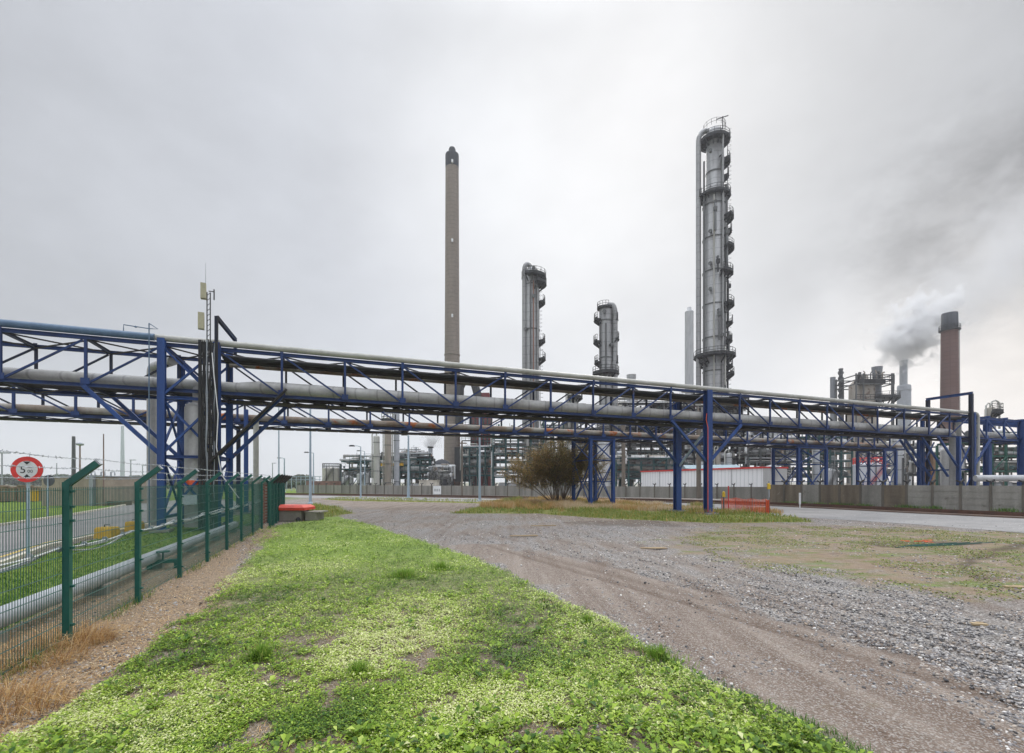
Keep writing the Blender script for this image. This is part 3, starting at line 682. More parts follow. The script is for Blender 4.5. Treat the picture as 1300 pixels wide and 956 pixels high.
# vertical grey pipe behind the tower
c = W(193, 612, 23.3); pipe('steel_pipe', [R(-0.2, 2.2, 7.75), (c.x, c.y, 7.75), (c.x, c.y, 0)], 0.215, lag, 'grey vertical pipe dropping from the truss to the lawn beside the blue tower', bends=0.35, n=18)
# pale vertical pipe further along
c = W(325, 612, 30); o = pipe('steel_pipe', [(c.x, c.y, 0), (c.x, c.y, 6.1)], 0.16, lag2, 'pale vertical pipe between the brick pillar and the lower truss')
# pair of tall columns in the middle and the portal end
br = [((29.45-2.9, w_, 5.93), (29.45, w_, 3.3), 0.15) for w_ in (-0.12, W1+0.2)]+[((29.45+2.85, w_, 5.93), (29.45, w_, 3.3), 0.15) for w_ in (-0.12, W1+0.2)]
mid = tower('support_tower', 'pair of stout blue columns with raking struts rising from the dry grass', [(29.45, -0.12, 8.05), (29.45, W1+0.35, 8.0)], R, 8.0, br, [], lw=0.40)
m = MB()
for dw in (0, 0.12): m.bar(R(29.45, 0.15+dw, 5.4), R(29.45, 2.5+dw, 3.2), 0.06)
m.obj('tie_rod', galvb, mid)
m = MB(); q = [R(29.2, -0.38, 0), R(29.2, -0.38, 5.6), R(29.05, -0.38, 6.1), R(29.1, -0.38, 6.5)]; m.tube(q, 0.022, 6)
m.obj('electric_cable', orange, label='thin orange cable clipped up the stout blue column', cat='cable')
br = xb(57.2, 59.2, -0.15, 0.3, 3.1)+xb(57.2, 59.2, W1+0.3, 0.3, 3.1)+xb(57.2, 59.2, W1+0.3, 3.3, 5.8)+xb(57.2, 59.2, -0.15, 3.3, 5.8)
br += [((54.2, w_, 5.9), (57.2, w_, 3.2), 0.14) for w_ in (-0.15, W1+0.3)]+[((53.2, w_, 5.9), (56.9, w_, 2.6), 0.14) for w_ in (0.5, 1.8)]+[((62.0, -0.15, 5.93), (59.3, -0.15, 3.4), 0.15)]
pt = tower('support_tower', 'blue braced tower carrying a tall portal frame behind the wall', [(58.75, -0.25, 9.8), (59.25, -0.2, 8.2), (58.9, W1+0.6, 9.8), (57.6, W1+0.35, 8.2), (57.0, -0.2, 6), (57.0, W1+0.3, 6)], R, 8, br,
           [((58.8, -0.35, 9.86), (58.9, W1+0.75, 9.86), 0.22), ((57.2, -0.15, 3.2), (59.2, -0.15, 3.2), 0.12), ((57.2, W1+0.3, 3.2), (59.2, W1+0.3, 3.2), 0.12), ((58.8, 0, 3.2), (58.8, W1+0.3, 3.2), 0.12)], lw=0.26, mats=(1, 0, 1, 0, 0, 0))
tower('support_column', 'thick blue column under the end of the short open truss', [(67.4, -0.1, 7.9), (67.4, W1, 7.9)], R, 8, [], [], lw=0.5, cat='column')
pipe('steel_pipe', [W(1217, 612, 42.8)+Vector((0, 0, -2.1)), W(1217, 612, 42.8)+Vector((0, 0, 5.4))], 0.2, lag2, 'pale vertical pipe inside the portal tower')
m = MB(); c = W(1206, 612, 46); m.lathe((c.x, c.y, 0), [(0.72, 0), (0.72, 5.1), (0.5, 5.5), (0.15, 5.65)], 24)
m.obj('lagged_drum', lag, label='fat dark grey drum standing behind the portal tower', cat='vessel')
# towers of the lower bridge
def btower(label, s0, s1, zt, lo=0.0):
    zs = [lo, zt*0.36, zt*0.68, zt]; br = []; bm_ = []
    for w_ in (0, 3.0):
        br += xb(s0, s1, w_, zs[0]+.1, zs[2], .07)+xb(s0, s1, w_, zs[2], zs[3]-.1, .07)
        bm_ += [((s0+.1, w_, zz), (s1-.1, w_, zz), .08) for zz in zs[1:3]]+[((s0-.2, w_, zt-0.05), (s1+.2, w_, zt-0.05), .3)]
    for s_ in (s0, s1): br += xbw(s_, 0, 3.0, zs[0]+.1, zs[2], .07)+xbw(s_, 0, 3.0, zs[2], zs[3]-.1, .07); bm_ += [((s_, .1, zz), (s_, 2.9, zz), .08) for zz in zs[1:3]]
    return tower('support_tower', label, [(s0, 0), (s1, 0), (s0, 3.0), (s1, 3.0)], Q, zt-0.2, br, bm_, lw=0.26)
btower('square blue lattice tower beside the bare brown bush', -1.2, 1.1, 5.93)
btower('blue lattice tower behind the wall beyond the white hall', 24.1, 28.4, 5.93)
btower('slender blue lattice tower in front of the white tank with red railings', 38.3, 40.4, 5.93)
tower('support_column', 'pair of blue columns holding the lower truss behind the brick pillar', [(-28.3, 0, 6.9), (-27.4, 0, 6.9), (-28.3, 3.0, 6), (-27.2, 3.0, 6)], Q, 6, [], [((-28.3, 0.1, 5.85), (-28.3, 2.9, 5.85), 0.2)], lw=0.24, cat='column', mats=(0, 0, 1, 1))

# ---------------------------------------------------------------- green wire fence
FD = Vector((-0.338, 0.941, 0)); FN = Vector((0.941, 0.338, 0)); F0 = Vector((-5.76, 6.12, 0)); SP = 2.25
fence = thing('wire_fence', 'green wire mesh fence with angled barbed wire arms beside the lawn', 'fence', F0)
post0 = None
def arm_pts(b_): return b_+Vector((0, 0, 2.07)), b_+FN*0.33+Vector((0, 0, 2.36))
for i in range(-3, 8):
    b_ = F0+FD*SP*i
    if post0 is None:
        m = MB(); m.box(b_+Vector((0, 0, 1.04)), (0.085, 0.075, 2.12), atan2(FD.y, FD.x)); 
        for zz in (0.25, 0.75, 1.25, 1.6, 1.78, 1.98): m.box(b_+FN*0.05-FD*0.0+Vector((0.0, 0, zz)), (0.05, 0.05, 0.03), atan2(FD.y, FD.x))
        post0 = m.obj('fence_post', green, fence); a, c = arm_pts(b_)
        m = MB(); m.bar(a, c, 0.072, 0.08); m.obj('angled_arm', green, post0); base0 = b_
        m = MB(); m.bar(c-FN*0.006-Vector((0, 0, 0.005)), c+FN*0.008+Vector((0, 0, 0.008)), 0.075, 0.084); m.obj('end_cap', galv, post0)
    else: dup_part(post0, fence, b_-base0)
pan0 = None
for i in range(-3, 7):
    b_ = F0+FD*(SP*i+0.05)
    if pan0 is None:
        m = MB(); L = SP-0.1; n_ = 44
        for k in range(n_+1):
            q = b_+FD*(L*k/n_)-FN*0.03; m.prism(q+Vector((0, 0, 0.06)), q+Vector((0, 0, 2.03)), [(-.0027, -.0027), (.0027, -.0027), (.0027, .0027), (-.0027, .0027)])
        for k in range(10):
            zz = 0.08+k*0.213
            for dn in (-0.037, -0.023): m.tube([b_+FN*dn+Vector((0, 0, zz)), b_+FD*L+FN*dn+Vector((0, 0, zz))], 0.0035, 4, smooth=False)
        pan0 = m.obj('mesh_panel', green, fence); pb = b_
    else: dup_part(pan0, fence, b_-pb)
for k, (t, nm) in enumerate(((0.15, 0), (0.55, 0), (0.97, 0))):
    m = MB(); pts = []
    for i in range(-3, 8):
        a, c = arm_pts(F0+FD*SP*i); q = lerp(a, c, t)+Vector((0, 0, 0.05)); pts.append(q)
        if i < 7:
            for f_ in (0.25, 0.5, 0.75): pts.append(q+FD*SP*f_+Vector((0, 0, -0.018*sin(pi*f_)+random.uniform(-.006, .006))))
    m.tube(pts, 0.0035, 4, cap=False, smooth=False)
    for a, c in zip(pts, pts[1:]):
        for j in range(5):
            q = lerp(a, c, (j+random.random()*.5)/5)
            for _ in range(2):
                d = Vector((random.uniform(-1, 1), random.uniform(-1, 1), random.uniform(-1, 1))).normalized()*0.02; m.tube([q-d, q+d], 0.0028, 3, cap=False, smooth=False)
    m.obj('barbed_wire', galv, fence)
# return of the fence behind the corner
fence2 = thing('wire_fence', 'far return of the green fence with black angled arms by the brick pillar', 'fence', F0+FD*SP*7)
e0 = F0+FD*SP*7+Vector((0.1, 0.5, 0)); f2 = Vector((0.03, 1, 0)).normalized()
for i in range(6):
    b_ = Vector((e0.x+0.02*i-1.3*i*0.38, e0.y+1.25*i, 0)); 
    m = MB(); m.box(b_+Vector((0, 0, 1.04)), (0.08, 0.08, 2.08)); pp_ = m.obj('fence_post', green, fence2)
    m = MB(); m.bar(b_+Vector((0, 0, 2.05)), b_+Vector((0.5, -0.1, 2.45)), 0.07, 0.08); m.obj('angled_arm', darksteel if i else green, pp_)
    if i < 5:
        d = Vector((e0.x+0.02*(i+1)-1.3*(i+1)*0.38, e0.y+1.25*(i+1), 0))-b_
        m = MB()
        for k in range(24): q = b_+d*(k/24); m.tube([q+Vector((0, 0, 0.05)), q+Vector((0, 0, 2.03))], 0.004, 3, smooth=False, cap=False)
        for k in range(9): m.tube([b_+Vector((0, 0, 0.08+k*.24)), b_+d+Vector((0, 0, 0.08+k*.24))], 0.005, 3, smooth=False, cap=False)
        m.obj('mesh_panel', green, fence2)
brick, nt_, bb_, _o = new_mat('red_brick')
tx_ = node(nt_, 'ShaderNodeTexBrick'); tx_.inputs['Scale'].default_value = 1.0; tx_.inputs['Brick Width'].default_value = 0.22; tx_.inputs['Row Height'].default_value = 0.075; tx_.inputs['Mortar Size'].default_value = 0.008
tx_.inputs['Color1'].default_value = (0.22, 0.08, 0.05, 1); tx_.inputs['Color2'].default_value = (0.30, 0.13, 0.09, 1); tx_.inputs['Mortar'].default_value = (0.35, 0.31, 0.27, 1)
nt_.links.new(pos(nt_, (1, 1, 1), (radians(90), 0, 0)), tx_.inputs[0]); nt_.links.new(tx_.outputs[0], bb_.inputs['Base Color']); bb_.inputs['Roughness'].default_value = 0.9
c = W(335, 612, 24.2); bp = thing('brick_pillar', 'red brick gate pillar with a green steel post at the fence corner', 'pillar', (c.x, c.y, 0))
m = MB(); m.box((c.x, c.y, 1.0), (0.34, 0.34, 2.0)); m.obj('brick_shaft', brick, bp)
m = MB(); m.box((c.x, c.y, 2.04), (0.42, 0.42, 0.08)); m.obj('cap', concg, bp)
m = MB(); m.box((c.x+0.33, c.y-0.1, 1.05), (0.14, 0.14, 2.1)); m.bar((c.x+0.33, c.y-0.1, 2.08), (c.x+0.05, c.y-0.1, 2.32), 0.12); m.bar((c.x+0.30, c.y-0.1, 2.12), (c.x+0.55, c.y-0.1, 1.97), 0.1); m.obj('green_post', green, bp)
# bundle of pale cables tied along the fence
cb = thing('cable_bundle', 'loose bundle of white cables slung along the wire fence', 'cables', F0+Vector((-0.1, 0, 1.2)))
for k in range(4):
    pts = []
    for j in range(-24, 60):
        s_ = j*SP/8; t_ = (j % 8)/8; sag = -sin(pi*t_)*(0.03+0.035*k*((j//8*7+k*3) % 5)/4)
        pts.append(F0+FD*s_-FN*(0.07+0.015*k)+Vector((0, 0, 1.24+0.002*s_*k+sag+random.uniform(-.006, .006))))
    m = MB(); m.tube(pts, 0.012, 6, cap=False); m.obj('cable', white if k != 2 else galv, cb)
m = MB()
for j in range(-10, 24): q = F0+FD*(j*0.62)-FN*0.08+Vector((0, 0, 1.23)); m.tube([q-FD*.012, q+FD*.012], 0.035, 8)
m.obj('cable_tie', galv, cb)
# ground pipe inside the fence
a = F0-FN*0.95; pts = [a-FD*6.5+Vector((0, 0, .29)), a+FD*15.2+Vector((0, 0, .29))]
o = pipe('ground_pipe', pts, 0.14, M('pale_grey_pipe', (0.42, 0.44, 0.46), (0.34, 0.36, 0.38), 0.5, scale=1.2, patch=(0.3, 0.28, 0.24), patch_at=0.7), 'large pale grey pipe lying low between the lawn and the fence', n=20)
for k in range(8): q = a+FD*(-5.5+k*2.9); m = MB(); m.box(q+Vector((0, 0, 0.075)), (0.34, 0.16, 0.15), atan2(FD.y, FD.x)+pi/2); m.obj('pipe_support', concg, o)
# ---------------------------------------------------------------- process plant
def wx(u, Y): return (u-650)/F*Y
def fo(u): return 1/sqrt(1+((u-650)/F)**2)      # off-axis cylinders look wider than they are
def wz(v, Y): return H+(VH-v)/F*Y
def rail_line(m, pts, h=1.1, r=0.035, posts=True, n=4):
    for k in (0.5, 1.0): m.tube([Vector(q)+Vector((0, 0, h*k)) for q in pts], r, n, cap=False, smooth=False)
    if posts:
        for q in pts: m.tube([q, Vector(q)+Vector((0, 0, h))], r, n, cap=False, smooth=False)
def sector(m, c, r0, r1, a0, a1, z_, th=0.16, n=14):
    vs = []; 
    for zz in (z_-th, z_):
        for i in range(n+1):
            a = a0+(a1-a0)*i/n; vs += [(c[0]+r0*cos(a), c[1]+r0*sin(a), zz), (c[0]+r1*cos(a), c[1]+r1*sin(a), zz)]
    k = 2*(n+1); fs = []
    for i in range(n):
        a, b_, d, e = 2*i, 2*i+1, 2*i+3, 2*i+2
        fs += [(a, e, d, b_), (k+a, k+b_, k+d, k+e), (b_, d, k+d, k+b_), (a, k+a, k+e, e)]
    fs += [(0, 1, k+1, k), (2*n, k+2*n, k+2*n+1, 2*n+1)]
    m.add(vs, fs)
def platform(t, c, R_, z_, a0, a1, wd, mat=darksteel, brack=True):
    m = MB(); sector(m, c, R_, R_+wd, a0, a1, z_, th=0.34); sector(m, c, R_+wd-0.06, R_+wd, a0, a1, z_+0.28, th=0.3)
    n = max(3, int(abs(a1-a0)/0.5))
    if brack:
        for i in range(n+1):
            a = a0+(a1-a0)*i/n; ca, sa = cos(a), sin(a)
            m.bar((c[0]+R_*ca, c[1]+R_*sa, z_-wd*0.95), (c[0]+(R_+wd)*ca, c[1]+(R_+wd)*sa, z_-0.15), 0.16, 0.3)
    o = m.obj('platform', mat, t)
    m = MB(); pts = arc(c, R_+wd-0.05, a0, a1, z_, max(5, int(abs(a1-a0)*2.6))); rail_line(m, pts, 1.25, 0.05)
    m.obj('handrail', darksteel, o)
    return o
def caged_ladder(t, c, R_, a, z0, z1):
    m = MB(); ca, sa = cos(a), sin(a); tx_, ty_ = -sa, ca; bx, by = c[0]+(R_+0.25)*ca, c[1]+(R_+0.25)*sa
    for s_ in (-0.25, 0.25): m.tube([(bx+tx_*s_, by+ty_*s_, z0), (bx+tx_*s_, by+ty_*s_, z1)], 0.035, 4, cap=False, smooth=False)
    zz = z0
    while zz < z1:
        m.tube([(bx-tx_*.25, by-ty_*.25, zz), (bx+tx_*.25, by+ty_*.25, zz)], 0.02, 3, cap=False, smooth=False); zz += 0.6
    zz = z0+2
    while zz < z1+1:
        pts = [(bx+tx_*.33*cos(b_)+ca*.75*sin(b_), by+ty_*.33*cos(b_)+sa*.75*sin(b_), zz) for b_ in np.linspace(0, pi, 6)]; m.tube(pts, 0.025, 3, cap=False, smooth=False); zz += 0.9
    m.obj('ladder', darksteel, t)
def dist_column(label, u, Y, vtop, dia, plats, risers, mat=column_m, dome=True, rings=6, neck=None, vbase=616):
    dia *= fo(u); x0, zt = wx(u, Y), wz(vtop, Y); r = dia/2; c = (x0, Y)
    t = thing('distillation_column', label, 'column', (x0, Y, 0))
    m = MB(); prof = [(r*1.02, 0)]
    if neck: prof += [(r, 0.1), (r, zt*neck[0]), (r*neck[1], zt*neck[0]+0.8), (r*neck[1], zt-0.5*r)]; rt = r*neck[1]
    else: prof += [(r, 0.1), (r, zt-0.5*r)]; rt = r
    prof += [(rt*cos(a), zt-0.5*r+0.5*r*sin(a)) for a in (0.4, 0.8, 1.2)]+[(0.01, zt)]
    m.lathe((x0, Y, 0), prof, 32); m.obj('shell', mat, t)
    for k in range(rings):
        zz = zt*(k+0.6)/rings; rk = r if not neck or zz < zt*neck[0] else rt
        m = MB(); m.lathe((x0, Y, zz), [(rk, 0), (rk+0.1, 0), (rk+0.1, 0.22), (rk, 0.22)], 32, smooth=False); m.obj('stiffening_ring', steel, t)
    for vz, a0, a1, wd in plats:
        zz = wz(vz, Y); rk = r if not neck or zz < zt*neck[0] else rt
        platform(t, c, rk, zz, radians(a0), radians(a1), wd)
    zs = sorted(wz(q[0], Y) for q in plats if q[1] < 0)
    for a, b_ in zip([8]+zs, zs): 
        if b_-a > 1: caged_ladder(t, c, r, radians(-18 if (round(b_) % 2) else -32), a, b_+1)
    for (a, off, rad, z0f, z1f, over, mt) in risers:
        a = radians(a); px, py = x0+(r+off)*cos(a), Y+(r+off)*sin(a); z1 = zt*z1f
        pts = [(px, py, zt*z0f), (px, py, z1)]
        if over:
            for k in range(1, 8):
                b_ = pi*k/8; d = (r+off)
                f_ = (1-cos(b_))/2; pts.append((px+(x0-px)*f_*0.95, py+(Y-py)*f_*0.95, z1+sin(b_)*over))
            pts.append((x0+(px-x0)*0.05, Y+(py-Y)*0.05, zt-0.3))
        m = MB(); m.tube(pts, rad, 10); m.obj('overhead_pipe' if over else 'riser_pipe', mt, t)
        if not over:
            pass
    return t
def nozzles(t, u, Y, dia, vs_, mat=steel):
    for v in vs_:
        a = radians(random.choice((-110, -80, -60, -130))); zz = wz(v, Y); c = Vector((wx(u, Y), Y, zz)); d = Vector((cos(a), sin(a), 0))
        m = MB(); m.tube([c+d*dia/2*0.95, c+d*(dia/2+0.45)], 0.28, 10); m.tube([c+d*(dia/2+0.36), c+d*(dia/2+0.5)], 0.42, 10); m.obj('manway', mat, t)
# tall concrete chimney
cx, cyy = wx(574, 130), 130
ch = thing('concrete_chimney', 'tallest plain concrete chimney with a sooty black top and small lamps', 'chimney', (cx, cyy, 0)); zt = wz(197, 130)
m = MB(); m.lathe((cx, cyy, 0), [(2.35, 0), (2.2, 14), (1.95, zt*0.6), (1.82, zt-3.6)], 32); m.obj('shaft', chim, ch)
m = MB(); m.lathe((cx, cyy, 0), [(1.84, zt-3.6), (1.86, zt-0.3), (1.8, zt+0.1), (1.0, zt+0.6), (0.95, zt+0.7), (0.95, zt+1.5), (0.75, zt+1.95), (0.5, zt+2.05)], 32); m.obj('sooty_cap', black, ch)
for v in (211, 310, 404): m = MB(); m.box((cx+0.3, cyy-2.0, wz(v, 130)), (0.45, 0.5, 0.85)); m.obj('warning_lamp', white, ch)
m = MB(); m.box((cx+0.4, cyy-2.32, 2.9), (1.5, 0.5, 2.6)); m.obj('hatch', M('rust_brown_door', (0.16, 0.08, 0.05)), ch)
m = MB(); m.lathe((cx, cyy, zt*0.40), [(2.0, 0), (2.2, 0.1), (2.2, 0.3), (2.0, 0.4)], 28); m.obj('collar', chim, ch)
# columns
t = dist_column('tallest silver distillation column ringed by many dark platforms', 907, 105, 163, 5.3,
    [(180, -180, 178, 1.5), (208, -60, 25, 1.5), (250, -200, 40, 1.6), (279, -62, 12, 1.5), (318, -70, 20, 1.6), (349, -85, -12, 1.4), (389, -70, 12, 1.6), (411, -40, 8, 1.3), (453, -200, 40, 1.9), (460, -205, -150, 1.3), (466, -50, 10, 1.3), (476, -60, 12, 1.6), (226, -40, 5, 1.2), (296, -45, 5, 1.1), (434, -50, 8, 1.2), (250, 150, 200, 1.9)],
    [(180, 1.1, 0.55, 0.05, 0.965, 2.3, column_m), (-160, 0.45, 0.2, 0.05, 0.9, 0, steel), (-115, 0.25, 0.18, 0.1, 0.8, 0, lag2), (-75, 0.3, 0.22, 0.05, 0.96, 0, column_m), (-60, 0.25, 0.13, 0.1, 0.7, 0, steel), (-8, 0.35, 0.2, 0.05, 0.62, 0, darksteel)], rings=11, neck=(0.81, 0.72))
nozzles(t, 907, 105, 5.0, (200, 265, 300, 340, 372, 400, 430))
m = MB(); rail_line(m, arc((wx(907, 105), 105), 2.3, 0, 2*pi, wz(166, 105), 14), 1.3, 0.04); m.bar((wx(915, 105), 104, wz(168, 105)), (wx(915, 105), 104, wz(152, 105)), 0.16); m.bar((wx(907, 105), 104, wz(156, 105)), (wx(922, 105), 104, wz(151, 105)), 0.14); m.obj('davit', darksteel, t)
for (uu, vv, a_) in ((907, 205, -75), (907, 240, -40), (907, 268, -110), (907, 296, -60), (907, 333, -100), (907, 362, -50), (907, 398, -95), (907, 425, -45), (907, 445, -70)):
    rr_ = 5.3*fo(907)/2*(0.72 if vv < 250 else 1); cc = Vector((wx(907, 105), 105, wz(vv, 105))); d_ = Vector((cos(radians(a_)), sin(radians(a_)), 0)); m = MB()
    m.tube([cc+d_*rr_, cc+d_*(rr_+0.7), cc+d_*(rr_+0.7)-Vector((0, 0, random.uniform(3, 9)))], random.choice((0.12, 0.18, 0.24)), 8); m.box(cc+d_*(rr_+0.8)-Vector((0, 0, 1.2)), (0.7, 0.5, 0.9)); m.obj('side_pipe', random.choice((steel, darksteel, lag2)), t)
t = dist_column('silver column with a bent pipe over its top standing between the concrete chimney and the hooded column', 675, 110, 341, 3.5,
    [(352, -120, 60, 1.6), (361, -70, 40, 1.7), (384, -35, 25, 1.4), (433, -35, 25, 1.4), (456, -40, 20, 1.5), (352, 150, 215, 0.6)],
    [(205, 0.15, 0.55, 0.04, 0.985, 1.6, column_m), (-100, 0.25, 0.2, 0.05, 0.93, 0, steel), (-80, 0.22, 0.14, 0.05, 0.93, 0, M('rust_pipe', (0.25, 0.12, 0.08))), (-50, 0.3, 0.25, 0.05, 0.9, 0, column_m)], rings=5)
nozzles(t, 675, 110, 3.5, (345, 380, 420))
t = dist_column('short thick silver column with a hooped pipe on top and platforms on both sides', 769, 100, 390, 2.8,
    [(406, 150, 215, 1.1), (434, 150, 215, 1.2), (460, 150, 215, 1.0), (406, -30, 20, 1.2), (431, -35, 20, 1.4), (460, -30, 20, 1.2), (474, -200, 40, 1.4)],
    [(-20, 0.5, 0.62, 0.04, 0.955, 2.2, column_m), (-100, 0.2, 0.18, 0.05, 0.9, 0, steel), (-150, 0.2, 0.14, 0.05, 0.9, 0, steel)], rings=5)
nozzles(t, 769, 100, 2.8, (399, 440))
m = MB(); m.lathe((wx(768, 100), 100, wz(393, 100)), [(1.4, 0), (1.65, 0), (1.65, 0.5), (1.4, 0.5)], 24); rail_line(m, arc((wx(768, 100), 100), 1.6, pi*0.7, pi*1.6, wz(391, 100), 7), 1.1, 0.04); m.obj('top_rim', darksteel, t)
def stack(label, u, Y, vtop, prof, mats_, name='stack', cat='chimney', extras=None, n=24):
    """prof: list of parts [(name, [(radius, v) ...], mat)]."""
    x0 = wx(u, Y); t = thing(name, label, cat, (x0, Y, 0))
    for nm, pr, mt in prof:
        m = MB(); m.lathe((x0, Y, 0), [(r*fo(u), max(0, wz(v, Y))) for r, v in pr], n); m.obj(nm, mt, t)
    return t
stack('slim pale grey stack standing beside the tallest column', 875, 150, 390, [('shaft', [(1.45, 615), (1.42, 396)], greyw), ('cap', [(1.42, 396), (1.1, 394.5), (0.7, 394), (0.7, 390.5), (0.5, 390)], greyw)], None)
bk, ntk, bbk, _o = new_mat('chimney_brick'); txk = node(ntk, 'ShaderNodeTexBrick'); txk.inputs['Scale'].default_value = 1.0; txk.inputs['Brick Width'].default_value = 1.1; txk.inputs['Row Height'].default_value = 1.0; txk.inputs['Mortar Size'].default_value = 0.06; txk.offset = 0.0
txk.inputs['Color1'].default_value = (0.15, 0.085, 0.07, 1); txk.inputs['Color2'].default_value = (0.17, 0.10, 0.085, 1); txk.inputs['Mortar'].default_value = (0.10, 0.065, 0.055, 1)
ntk.links.new(pos(ntk, (1, 1, 1), (radians(90), 0, 0)), txk.inputs[0]); ntk.links.new(mixc(ntk, noise(ntk, pos(ntk, (1, 1, 0.2)), 0.7, 4), txk.outputs[0], (0.13, 0.08, 0.07)), bbk.inputs['Base Color']); bbk.inputs['Roughness'].default_value = 0.9
t = stack('wide reddish brown chimney with a broad black band at its mouth', 1205.5, 120, 398, [('shaft', [(2.65, 612), (2.5, 520), (2.32, 419)], bk), ('black_band', [(2.32, 419), (2.2, 398), (1.85, 398), (1.85, 403)], black), ('gallery', [(2.4, 420.5), (2.95, 420), (2.95, 419), (2.4, 419)], darksteel)], None, n=40)
m = MB(); rail_line(m, arc((wx(1205.5, 120), 120), 2.1, 0, 2*pi, wz(419, 120), 20), 1.1, 0.05); m.obj('handrail', darksteel, t)
m = MB(); m.tube([(wx(1205.5, 120)+1.35, 118.5, 3), (wx(1205.5, 120)+1.25, 118.7, wz(420, 120))], 0.06, 5); m.obj('lightning_cable', darksteel, t)
t = stack('slim grey stack pouring white steam', 1147, 150, 457, [('shaft', [(1.35, 612), (1.32, 459)], silver), ('mouth_ring', [(1.34, 460), (1.5, 459), (1.5, 457.5), (1.2, 457.5)], galv)], None)
m = MB(); m.lathe((wx(1149, 150), 150.4, 0), [(1.8, 0), (1.8, wz(491, 150)), (1.7, wz(489, 150)), (1.2, wz(488.3, 150)), (0.1, wz(488, 150))], 30); m.lathe((wx(1149, 150), 150.4, wz(496, 150)), [(1.8, 0), (1.9, 0), (1.9, 0.3), (1.8, 0.3)], 30); m.obj('base_casing', silver, t)
stack('plain dark grey stack with a flat top beside the refractory tower', 1057.3, 140, 479, [('shaft', [(0.85, 612), (0.85, 479)], M('grey_stack', (0.22, 0.235, 0.255), (0.17, 0.18, 0.2), 0.7, scale=0.4))], None)
t = stack('knobbly dark stack with helical strakes close to the refractory tower', 1067.5, 140, 468, [('shaft', [(0.62, 612), (0.62, 470), (0.72, 469.5), (0.72, 468)], M('dark_stack', (0.13, 0.135, 0.15), (0.09, 0.095, 0.105), 0.7))], None)
m = MB(); x0 = wx(1067.5, 140)
for q0 in (0, pi): 
    pts = [(x0+0.68*cos(q0+k*0.7), 140+0.68*sin(q0+k*0.7), wz(545, 140)+k*0.38) for k in range(46)]; m.tube(pts, 0.13, 5)
m.obj('strake', M('dark_stack', (0.13, 0.135, 0.15)), t)
stack('small slim stack with a dark flared tip among the low piping', 533, 112, 573, [('shaft', [(0.28, 612), (0.28, 577)], steel), ('tip', [(0.28, 577), (0.5, 576), (0.5, 574.5), (0.3, 573)], darksteel)], None, n=12)
stack('short grey stack with a flat rim by the dark dome', 546.5, 108, 567, [('shaft', [(0.5, 612), (0.5, 569)], silver), ('rim', [(0.5, 569), (0.75, 568.3), (0.75, 567), (0.5, 567)], steel)], None, n=18)
stack('squat pale round top peeping over the long truss next to the hooped column', 801.5, 125, 476, [('shaft', [(1.2, 612), (1.2, 480)], greyw), ('cap', [(1.25, 480), (1.25, 477.5), (1.3, 476)], greyw)], None)
def vessel(label, u, Y, vtop, dia, mat=column_m, extras=True, name='vertical_vessel', vbase=None, plat=()):
    x0, zt = wx(u, Y), wz(vtop, Y); r = dia/2*fo(u); t = thing(name, label, 'vessel', (x0, Y, 0))
    z0 = wz(vbase, Y) if vbase else 0
    m = MB(); m.lathe((x0, Y, 0), [(r, z0), (r, zt-0.5*r)]+[(r*cos(a), zt-0.5*r+0.5*r*sin(a)) for a in (0.4, 0.8, 1.2)]+[(0.01, zt)], 22); m.obj('shell', mat, t)
    for k in range(4):
        zz = z0+(zt-z0)*(k+0.5)/4; m = MB(); m.lathe((x0, Y, zz), [(r, 0), (r+0.05, 0), (r+0.05, 0.12), (r, 0.12)], 22, smooth=False); m.obj('stiffening_ring', steel, t)
    m = MB(); m.tube([(x0-r-0.2, Y-0.2, z0), (x0-r-0.2, Y-0.2, zt+0.2), (x0-r*0.5, Y, zt+0.7), (x0, Y, zt+0.6), (x0, Y, zt-0.1)], 0.12, 8); m.obj('side_pipe', lag2, t)
    for v in plat: platform(t, (x0, Y), r, wz(v, Y), -2.2, 0.6, 0.9)
    return t
vessel('slender pale upright vessel reaching up behind the lower truss past the low tanks', 478, 92, 553, 1.25, lag2)
vessel('brownish upright vessel with a platform cap, one of two by the yellow crane beam', 492.5, 96, 530, 1.5, M('brown_vessel', (0.32, 0.28, 0.23), (0.22, 0.2, 0.17), 0.6), plat=(534,))
vessel('slim blue grey upright vessel next to the brownish one', 503.5, 98, 521, 1.2, silver)
vessel('fat white upright vessel behind the square lattice tower', 766, 84, 556, 2.2, greyw)
vessel('pale upright vessel with its head above the thick pipe near the bush', 727, 105, 495, 2.6, lag2, plat=(505,))
vessel('grey upright vessel beyond the pair of stout columns', 925, 92, 575, 1.4, column_m)
vessel('brownish upright vessel under the tallest column', 911, 96, 570, 1.2, M('brown_vessel', (0.32, 0.28, 0.23)))
vessel('tall pale upright vessel left of nothing', 1130, 105, 545, 3.2, greyw) if False else vessel('thick pale upright vessel between the red railed tank and the steaming stack', 1139, 105, 552, 3.0, greyw)
vessel('grey upright vessel among steelwork past the white hall', 1036, 100, 566, 1.6, silver)
vessel('pale round headed vessel rising over the short open truss', 1257, 80, 517, 2.0, M('cream_vessel', (0.40, 0.37, 0.31), (0.3, 0.28, 0.24), 0.6), plat=(523,))
x0 = wx(1257, 80); 
m = MB(); m.tube([(x0-0.5, 79.5, wz(517, 80)), (x0-0.2, 79.5, wz(510.5, 80)), (x0+0.4, 79.5, wz(509, 80)), (x0+0.9, 79.5, wz(511, 80)), (x0+1.05, 79.5, wz(516, 80)), (x0+1.05, 79.5, wz(545, 80))], 0.14, 8)
m.obj('steel_pipe', lag2, label='hooped pale pipe over the round headed vessel', cat='pipe')
